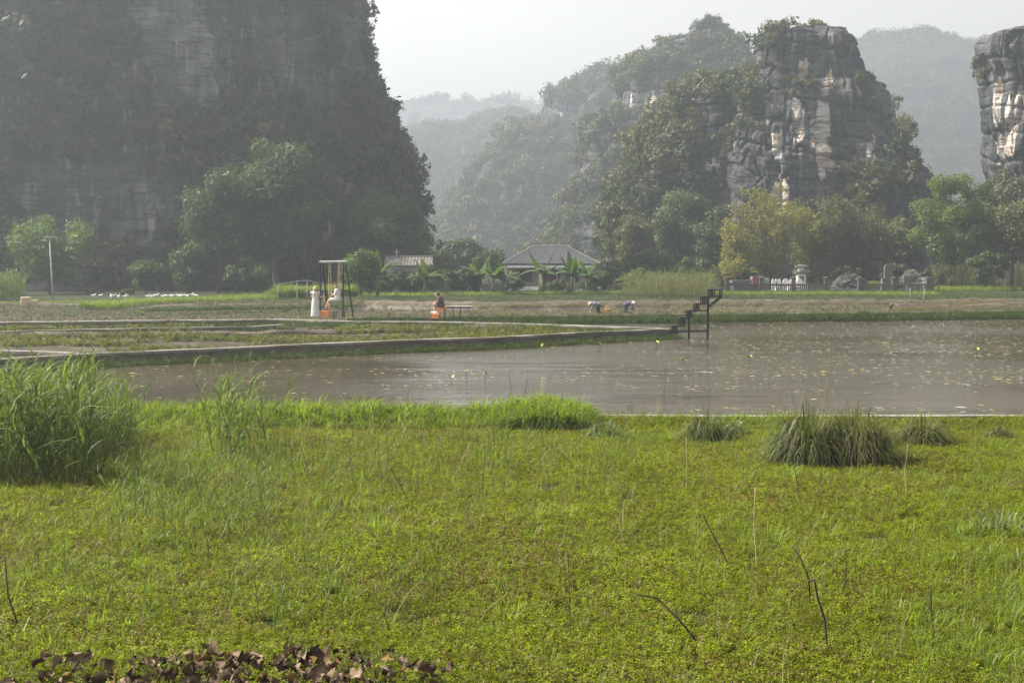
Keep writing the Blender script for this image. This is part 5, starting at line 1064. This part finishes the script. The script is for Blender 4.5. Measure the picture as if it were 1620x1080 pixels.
MB().lathe((0, 0, 0), [(.16, 0), (.2, .15), (.22, .34), (.2, .34), (.18, .15), (.14, .03)], 16).build('bowl', M['basket'], e); MB().tube([(-.21, 0, .33), (-.15, 0, .5), (0, 0, .56), (.15, 0, .5), (.21, 0, .33)], .014, 6).build('handle', M['basket'], e); MB().lathe((0, 0, .31), [(.215, -.02), (.235, 0), (.235, .03), (.215, .05), (.21, .02)], 16).build('rim', M['basket'], e)
farmer(992, 497.5, 88, -1, 'farmer in purple with pale conical hat stooping to the right', 'purple', (.75, .55, 0))
# ------------------------------------------------------------------ near plants
L['tuss'] = leafmat('browned sedge blades', [(.048, .078, .016), (.075, .105, .024), (.11, .1, .036), (.18, .14, .058)], .38, .55, 2.5)
L['sedge'] = leafmat('pale sedge blades', [(.07, .1, .03), (.13, .16, .06), (.22, .24, .12)], .35, .45, 2.5)
def arc_blade(V, Fc, A, base, d, reach, hp, zt, wd, lv, seg=6):
    base = np.array(base); d = np.array([d[0], d[1], 0.]); q = np.array([-d[1], d[0], 0.]); b = len(V)
    for i in range(seg + 1):
        t = i / seg; c = base + d * (2 * t * (1 - t) * reach * .3 + t * t * reach) + np.array([0, 0, 2 * t * (1 - t) * (hp * 2 - zt * .5) + t * t * zt]); ww = wd * (1 - t) ** .5 / 2
        if i == seg: V.append(c); A.append(lv)
        else: V += [c - q * ww, c + q * ww]; A += [lv, lv]
    for i in range(seg): Fc.append((b + 2 * i, b + 2 * i + 1, b + 2 * i + 2) if i == seg - 1 else (b + 2 * i, b + 2 * i + 1, b + 2 * i + 3, b + 2 * i + 2))
def tussock(px, base, half, top, label, seed, n=420, mat='tuss', group='brown tussocks at the pond rim', bend=1.15):
    r = random.Random(seed); b = gp(px, base, ZM + .05); k = b.y / F; W_ = half * k * 1.12; H = (base - top) * k * 1.2; z = g1(b.x, b.y + W_ * .4); V = []; Fc = []; A = []
    for i in range(n):
        a = r.uniform(0, 6.283); q = math.sqrt(r.random()); x, y = math.cos(a) * q * W_ * .55, math.sin(a) * q * W_ * .45; a2 = a + r.gauss(0, .6); t = r.random(); h = H * (1.2 - .6 * q) * r.uniform(.45, 1.15)
        upr = r.random() < .14; rc = W_ * (r.uniform(.05, .4) if upr else r.uniform(.3, 1.15)) * bend / 1.15; arc_blade(V, Fc, A, (x, y, 0), (math.cos(a2), math.sin(a2)), rc, h * (.7 if upr else r.uniform(.5, .85)), h * (r.uniform(.7, 1.1) if upr else r.uniform(-.05, .65)), .02 * r.uniform(.5, 1.5), r.random() ** 1.1)
    me = mesh(np.array(V), Fc); vattr(me, 'leaf', A); o = link('grass_tussock', me, L[mat]); o.location = (b.x, b.y + W_ * .4, z - .02); tag(o, label, 'tussock', group); return o
tussock(1282, 735, 62, 648, 'big browned grass tussock, left one of the touching pair', 901, 1300); tussock(1362, 733, 66, 645, 'big browned grass tussock, right one of the touching pair', 902, 1300); tussock(1466, 705, 46, 655, 'medium tussock right of the big browned pair', 903, 420)
tussock(1122, 697, 44, 648, 'dark green brown tussock left of the big pair', 904, 420); tussock(1584, 695, 24, 668, 'small dark tussock near the right picture edge', 905, 220); tussock(1590, 842, 48, 798, 'pale arching sedge tuft at the right edge of the marsh', 906, 90, 'sedge', None, 1.5); tussock(1325, 885, 22, 852, 'tiny straw tuft in the right marsh', 907, 24, 'sedge', None)
tussock(1165, 690, 20, 655, 'bright little green clump beside the dark tussock', 908, 180, 'sedge', None); tussock(955, 690, 26, 655, 'small grassy clump right of the rounded hump', 909, 160, 'sedge', None)
# dry lotus stems
M['stem_dark'] = plain('dead lotus stalk', (.035, .026, .02), .8, .3, 8); M['stem_straw'] = plain('straw stalk', (.3, .24, .13), .8, .25, 8)
def stem(pts, label, mat='stem_dark', rad=.008):
    b = gp(*pts[-1], ZM); b.z = g1(b.x, b.y); P = [at(x, y, b.y - .0) for x, y in pts]; dz = b.z - P[-1].z; r = random.Random(int(pts[0][0])); P = [q + Vector((0, r.gauss(0, .05), dz)) for q in P]; P[-1].z -= .06
    out = []
    for i in range(len(P) - 1):
        for t in (0, .33, .66): out.append(P[i].lerp(P[i + 1], t))
    out.append(P[-1]); n = len(out); o = MB().tube([q - b for q in out], [rad * (.75 + .4 * i / n) for i in range(n)], 6).build('dry_stem', M[mat], None, True); o.location = b; tag(o, label, 'stem', 'dry stalks standing in the marsh')
stem([(1112, 812), (1125, 838), (1142, 870), (1163, 904)], 'dark dead stalk leaning left in the middle right marsh'); stem([(1005, 938), (1040, 948), (1075, 980), (1113, 1020)], 'long dark stalk bowed low at the bottom of the marsh', rad=.009)
stem([(1253, 862), (1266, 885), (1277, 915), (1283, 958)], 'dark curved stalk left of the thickest one'); stem([(1280, 926), (1287, 920), (1293, 948), (1305, 985), (1308, 1042)], 'thickest dark stalk with a hooked top', rad=.011)
stem([(1475, 928), (1475, 965), (1478, 1018)], 'upright dark stalk at the lower right'); stem([(1196, 770), (1194, 830), (1198, 905)], 'pale straw stalk standing straight in the marsh', 'stem_straw', .008); stem([(1336, 862), (1339, 905), (1332, 955)], 'thin brown stalk right of the curved dark ones', 'stem_dark', .005)
stem([(898, 862), (901, 940), (903, 1018)], 'thin tall stalk at the lower centre', 'stem_dark', .004); stem([(618, 740), (632, 765), (650, 795)], 'short dark stalk slanting in the centre left marsh', rad=.008); stem([(695, 820), (680, 835), (668, 846)], 'short pale stalk bent in the centre marsh', 'stem_straw', .009)
stem([(6, 880), (18, 940), (38, 1000)], 'dark leaning stalk at the left edge of the marsh', rad=.009); stem([(1437, 705), (1434, 750), (1433, 790)], 'thin brown stalk right of the big tussocks', 'stem_straw', .006); stem([(1258, 735), (1262, 762), (1265, 790)], 'short dark stalk below the big tussocks', rad=.007); stem([(1298, 745), (1297, 765), (1296, 785)], 'shortest dark stalk below the big tussocks', rad=.006)
stem([(767, 715), (764, 760), (766, 800)], 'thin grey stalk in the middle of the marsh', 'stem_dark', .005); stem([(1085, 690), (1086, 730), (1086, 780)], 'straw stalk below the dark tussock', 'stem_straw', .007); stem([(540, 800), (520, 825), (505, 850)], 'short dark stalk left of the marsh centre', rad=.006); stem([(575, 850), (560, 845), (545, 838)], 'dark twig lying in the left marsh', rad=.006)
# flowering sedge stalks at the tussocks
def flower(pts, label, mat='stem_straw'):
    b = gp(pts[-1][0], pts[-1][1], ZM + .1); P = [at(x, y, b.y) - b for x, y in pts]; e = empty('sedge_flower', b); tag(e, label, 'sedge', 'flowering sedge stalks above the tussocks'); MB().tube(P, .006, 5).build('stalk', M[mat], e); r = random.Random(int(pts[0][0])); V = []; Fc = []; A = []
    for i in range(26): a = r.uniform(0, 6.28); blade(V, Fc, A, tuple(P[0]), (math.cos(a), math.sin(a)), r.uniform(.04, .11), .012, r.uniform(.2, 1.8), 3, r.random())
    me = mesh(np.array(V), Fc); vattr(me, 'leaf', A); link('seed_head', me, L['dry'], e)
flower([(1264, 612), (1268, 640), (1275, 680)], 'brown sedge flower head above the left big tussock'); flower([(1310, 595), (1305, 625), (1298, 672)], 'tallest green sedge flower stalk above the big tussocks'); flower([(1228, 618), (1238, 640), (1250, 690)], 'yellow sedge flower head left of the big tussock'); flower([(1292, 610), (1300, 635), (1304, 675)], 'leaning sedge flower beside the tallest stalk'); flower([(1207, 650), (1212, 665), (1222, 690)], 'lowest brown sedge flower by the tussock')
# dried lotus leaves at the bottom edge
LF = [NM('dry lotus leaf %d' % i) for i in range(3)]
for m, (c0, c1) in zip(LF, (((.08, .052, .03), (.27, .195, .13)), ((.028, .016, .01), (.09, .055, .03)), ((.09, .09, .02), (.2, .1, .025)))):
    nz_ = m.noise(m.pos(obj=True), 9, 4); m.base(m.ramp(nz_, (.3, c0), (.7, c1)), .85, .2); m.bump(m.noise(m.pos(obj=True), 30, 3), .4, .01)
def lotus_leaf_mesh(seed):
    r = np.random.default_rng(seed); n, m_ = 20, 6; V = [(0, 0, 0)]; Fc = []; f1, f2, ph = r.uniform(.4, 1.5), r.uniform(.2, .9), r.uniform(0, 6.28)
    for j in range(1, m_ + 1):
        for i in range(n): t = 6.283 * i / n; q = j / m_; rad = .1 * q * (1 + .12 * math.sin(3 * t + ph)); x, y = rad * math.cos(t), rad * math.sin(t); z = f1 * (x * x) * 7 + f2 * q * q * .05 * math.sin(4 * t + ph) + .007 * r.normal() * q; V.append((x * (1 - .45 * f1 * q), y, z))
    for i in range(n): Fc.append((0, 1 + i, 1 + (i + 1) % n))
    for j in range(m_ - 1):
        for i in range(n): a = 1 + j * n; Fc.append((a + i, a + n + i, a + n + (i + 1) % n, a + (i + 1) % n))
    return mesh(np.array(V), Fc, True)
lm = []
for i in range(12): me = lotus_leaf_mesh(950 + i); me.materials.append(LF[(0, 1, 0, 2, 1, 0)[i % 6]].m); lm.append(me)
b0 = gp(330, 1075, ZM); e = empty('dried_lotus_patch', (b0.x, b0.y, ZM)); tag(e, 'patch of curled brown dead lotus leaves at the bottom left', 'lotus leaves'); r = random.Random(77)
for i in range(299):
    px_ = r.triangular(-40, 780, 330) if i % 3 else r.uniform(-40, 700); topy = np.interp(px_, [-40, 60, 200, 330, 520, 700, 780], [1066, 1052, 1038, 1034, 1042, 1056, 1075]); py_ = topy + 10 + 62 * r.random()
    p = gp(px_, py_, ZM + .1); o = link('leaf', lm[r.randrange(12)], None, e); o.location = (p.x - b0.x, p.y - b0.y, r.uniform(.1, .24)); s = r.choice((.35, .45, .55, .65, .75, .9)) * r.uniform(.85, 1.1); o.scale = (s, s, s); o.rotation_euler = (r.gauss(0, .8), r.gauss(0, .8), r.uniform(0, 6.28))
qx = np.random.default_rng(78).uniform(-40, 800, 450); qy = np.random.default_rng(79).uniform(1035, 1110, 450); q = np.array([gp(a_, b_, ZM + .1) for a_, b_ in zip(qx, qy)]); q[:, 2] = ZM + np.random.default_rng(80).uniform(.04, .13, len(q)); scatter('marsh_weed', q, SPRIG, np.random.default_rng(81).uniform(.7, 1.3, len(q)), 'green weed sprigs poking up through the dead lotus leaves', 'weed', .5, 82)
# ------------------------------------------------------------------ pond plants
def pad_mesh(seed):
    r = random.Random(seed); n = 11; V = [(0, 0, .004)] + [(math.cos(.35 + 5.6 * i / (n - 1)) * (1 + r.gauss(0, .05)), math.sin(.35 + 5.6 * i / (n - 1)) * (1 + r.gauss(0, .05)), .006 + abs(r.gauss(0, .03))) for i in range(n)]
    return mesh(np.array(V), [(0, i, i + 1) for i in range(1, n)])
PADC = [plain('green lily pad', (.16, .2, .05), .35, .3, 3), plain('yellow lily pad', (.34, .32, .07), .4, .25, 3), plain('pale shiny lily pad', (.32, .33, .24), .3, .2, 3), plain('russet lily pad', (.24, .11, .05), .4, .3, 3)]
pads = []
for i in range(12): me = pad_mesh(i); me.materials.append(PADC[(0, 1, 2, 2, 0, 1, 2, 3, 2, 0, 2, 1)[i]]); pads.append(me)
r = np.random.default_rng(88); n = 12000; y = 31 + 53 * r.random(n) ** .85; x = r.uniform(-.42, .46, n) * y; P = np.stack([x, y, 0 * x + ZW + .006], 1)
d1 = np.interp(x, [p.x for p in P1] + [p.x for p in P4[4:]], [p.y for p in P1] + [p.y for p in P4[4:]])
dn = fbm(P, (5, 3, 1), 3, 89); px_, py_ = proj(P); pr_ = np.clip(.2 + 1.1 * dn + .55 * sstep(1000, 1250, px_) * (1 - sstep(590, 640, py_)) + .4 * np.exp(-((d1 - y) / 2.0) ** 2) - .5 * sstep(600, 640, py_) * (px_ < 1000), .02, 1)
k = (y > nby(x) + .3) & (y < d1 - .5) & (r.random(n) < pr_); P = P[k]; o_ = np.argsort(P[:, 1]); P = P[o_]
sz_ = np.random.default_rng(3).uniform(.028, .08, len(P)) * (1 + .6 * (np.random.default_rng(4).random(len(P)) < .12)); near = np.argsort(-sz_ / P[:, 1])[:300]; isn = np.zeros(len(P), bool); isn[near] = True; rr = random.Random(6)
for p, s in zip(P[isn], sz_[isn]):
    ip = rr.randrange(12); o = link('lily_pad', pads[ip]); o.location = tuple(p); o.scale = (s, s, s); o.rotation_euler = (0, 0, rr.uniform(0, 6.28)); tag(o, 'small %s lily pad floating flat on the brown pond' % ('green', 'yellow', 'pale', 'russet')[(0, 1, 2, 2, 0, 1, 2, 3, 2, 0, 2, 1)[ip]], 'lily pad', 'lily pads floating on the pond')
PADS = proto_set('floating_pad', pads, PADC[0]); scatter('floating_pads', P[~isn], PADS, sz_[~isn], 'countless tiny lily pads far out on the pond', 'lily pads', .0, 90)
def lotus_up(px, py, w_, label, seed, mat=1):
    b = gp(px, py + w_ * .5, ZW); k = b.y / F; rd = w_ * k / 2; r = random.Random(seed); e = empty('lotus_plant', b); tag(e, label, 'lotus', 'young lotus leaves in the pond'); h = r.uniform(.1, .3); MB().tube([(0, 0, -.1), (.02, 0, h)], .008, 5).build('stalk', M['stem_dark'], e)
    V = [(0, 0, h)]; n = 14; Fc = [(0, 1 + i, 1 + (i + 1) % n) for i in range(n)]
    for i in range(n): t = 6.283 * i / n; V.append((rd * math.cos(t), rd * math.sin(t) * .9, h + rd * .5 * math.sin(2 * t + seed) + .03))
    link('leaf', mesh(np.array(V), Fc, True), PADC[mat], e)
for i, (x, y_, w_, lb) in enumerate(((948, 547, 11, 'yellow green lotus leaf by the walkway, below the farmers'), (1038, 546, 9, 'yellow green lotus leaf just left of the stairway'), (714, 600, 9, 'yellow lotus leaf in the open water left of centre'), (738, 599, 8, 'yellow lotus leaf next to the left open water one'), (767, 602, 7, 'rightmost of three lotus leaves in open water'), (860, 548, 9, 'pale lotus leaf near the walkway middle'), (1080, 570, 7, 'small lotus leaf below the stairway'), (1186, 575, 8, 'lotus leaf right of the stairway'), (1545, 560, 8, 'lotus leaf near the far right of the pond'))): lotus_up(x, y_, w_, lb, 960 + i)
for i, (x, y0, y1) in enumerate(((808, 590, 625), (830, 585, 620), (1050, 580, 628), (990, 640, 668), (1000, 630, 655), (735, 575, 600), (645, 605, 632))):
    b = gp(x, y1, ZW); t = at(x + (-3, 4, 2, 5, -4, 1, -2)[i], y0, b.y); o = MB().tube([b - Vector((0, 0, .1)), b.lerp(t, .6) + Vector((.03, 0, 0)), t], [.008, .006, .004], 5).build('water_stalk', M['stem_dark']); tag(o, 'thin dark stalk poking out of the pond %s' % ('left of centre', 'at the centre', 'before the stairway', 'by the grass hump, taller', 'by the grass hump, shorter', 'near the yellow lotus leaves', 'before the left bank grass')[i], 'stalk', 'stalks standing in the pond')
# ------------------------------------------------------------------ haze
mb = MB().box((0, 1800, 68), (5600, 3800, 140)); m = NM('haze air'); m.t.nodes.remove(m.b)
pv = m.n('ShaderNodeVolumePrincipled'); pv.inputs['Color'].default_value = (.82, .915, 1, 1); pv.inputs['Density'].default_value = .00122; pv.inputs['Anisotropy'].default_value = .62
m.l(pv.outputs[0], m.t.nodes['Material Output'].inputs['Volume'])
tag(mb.build('haze', m.m), 'pale even haze filling the valley air', 'haze', kind='stuff')
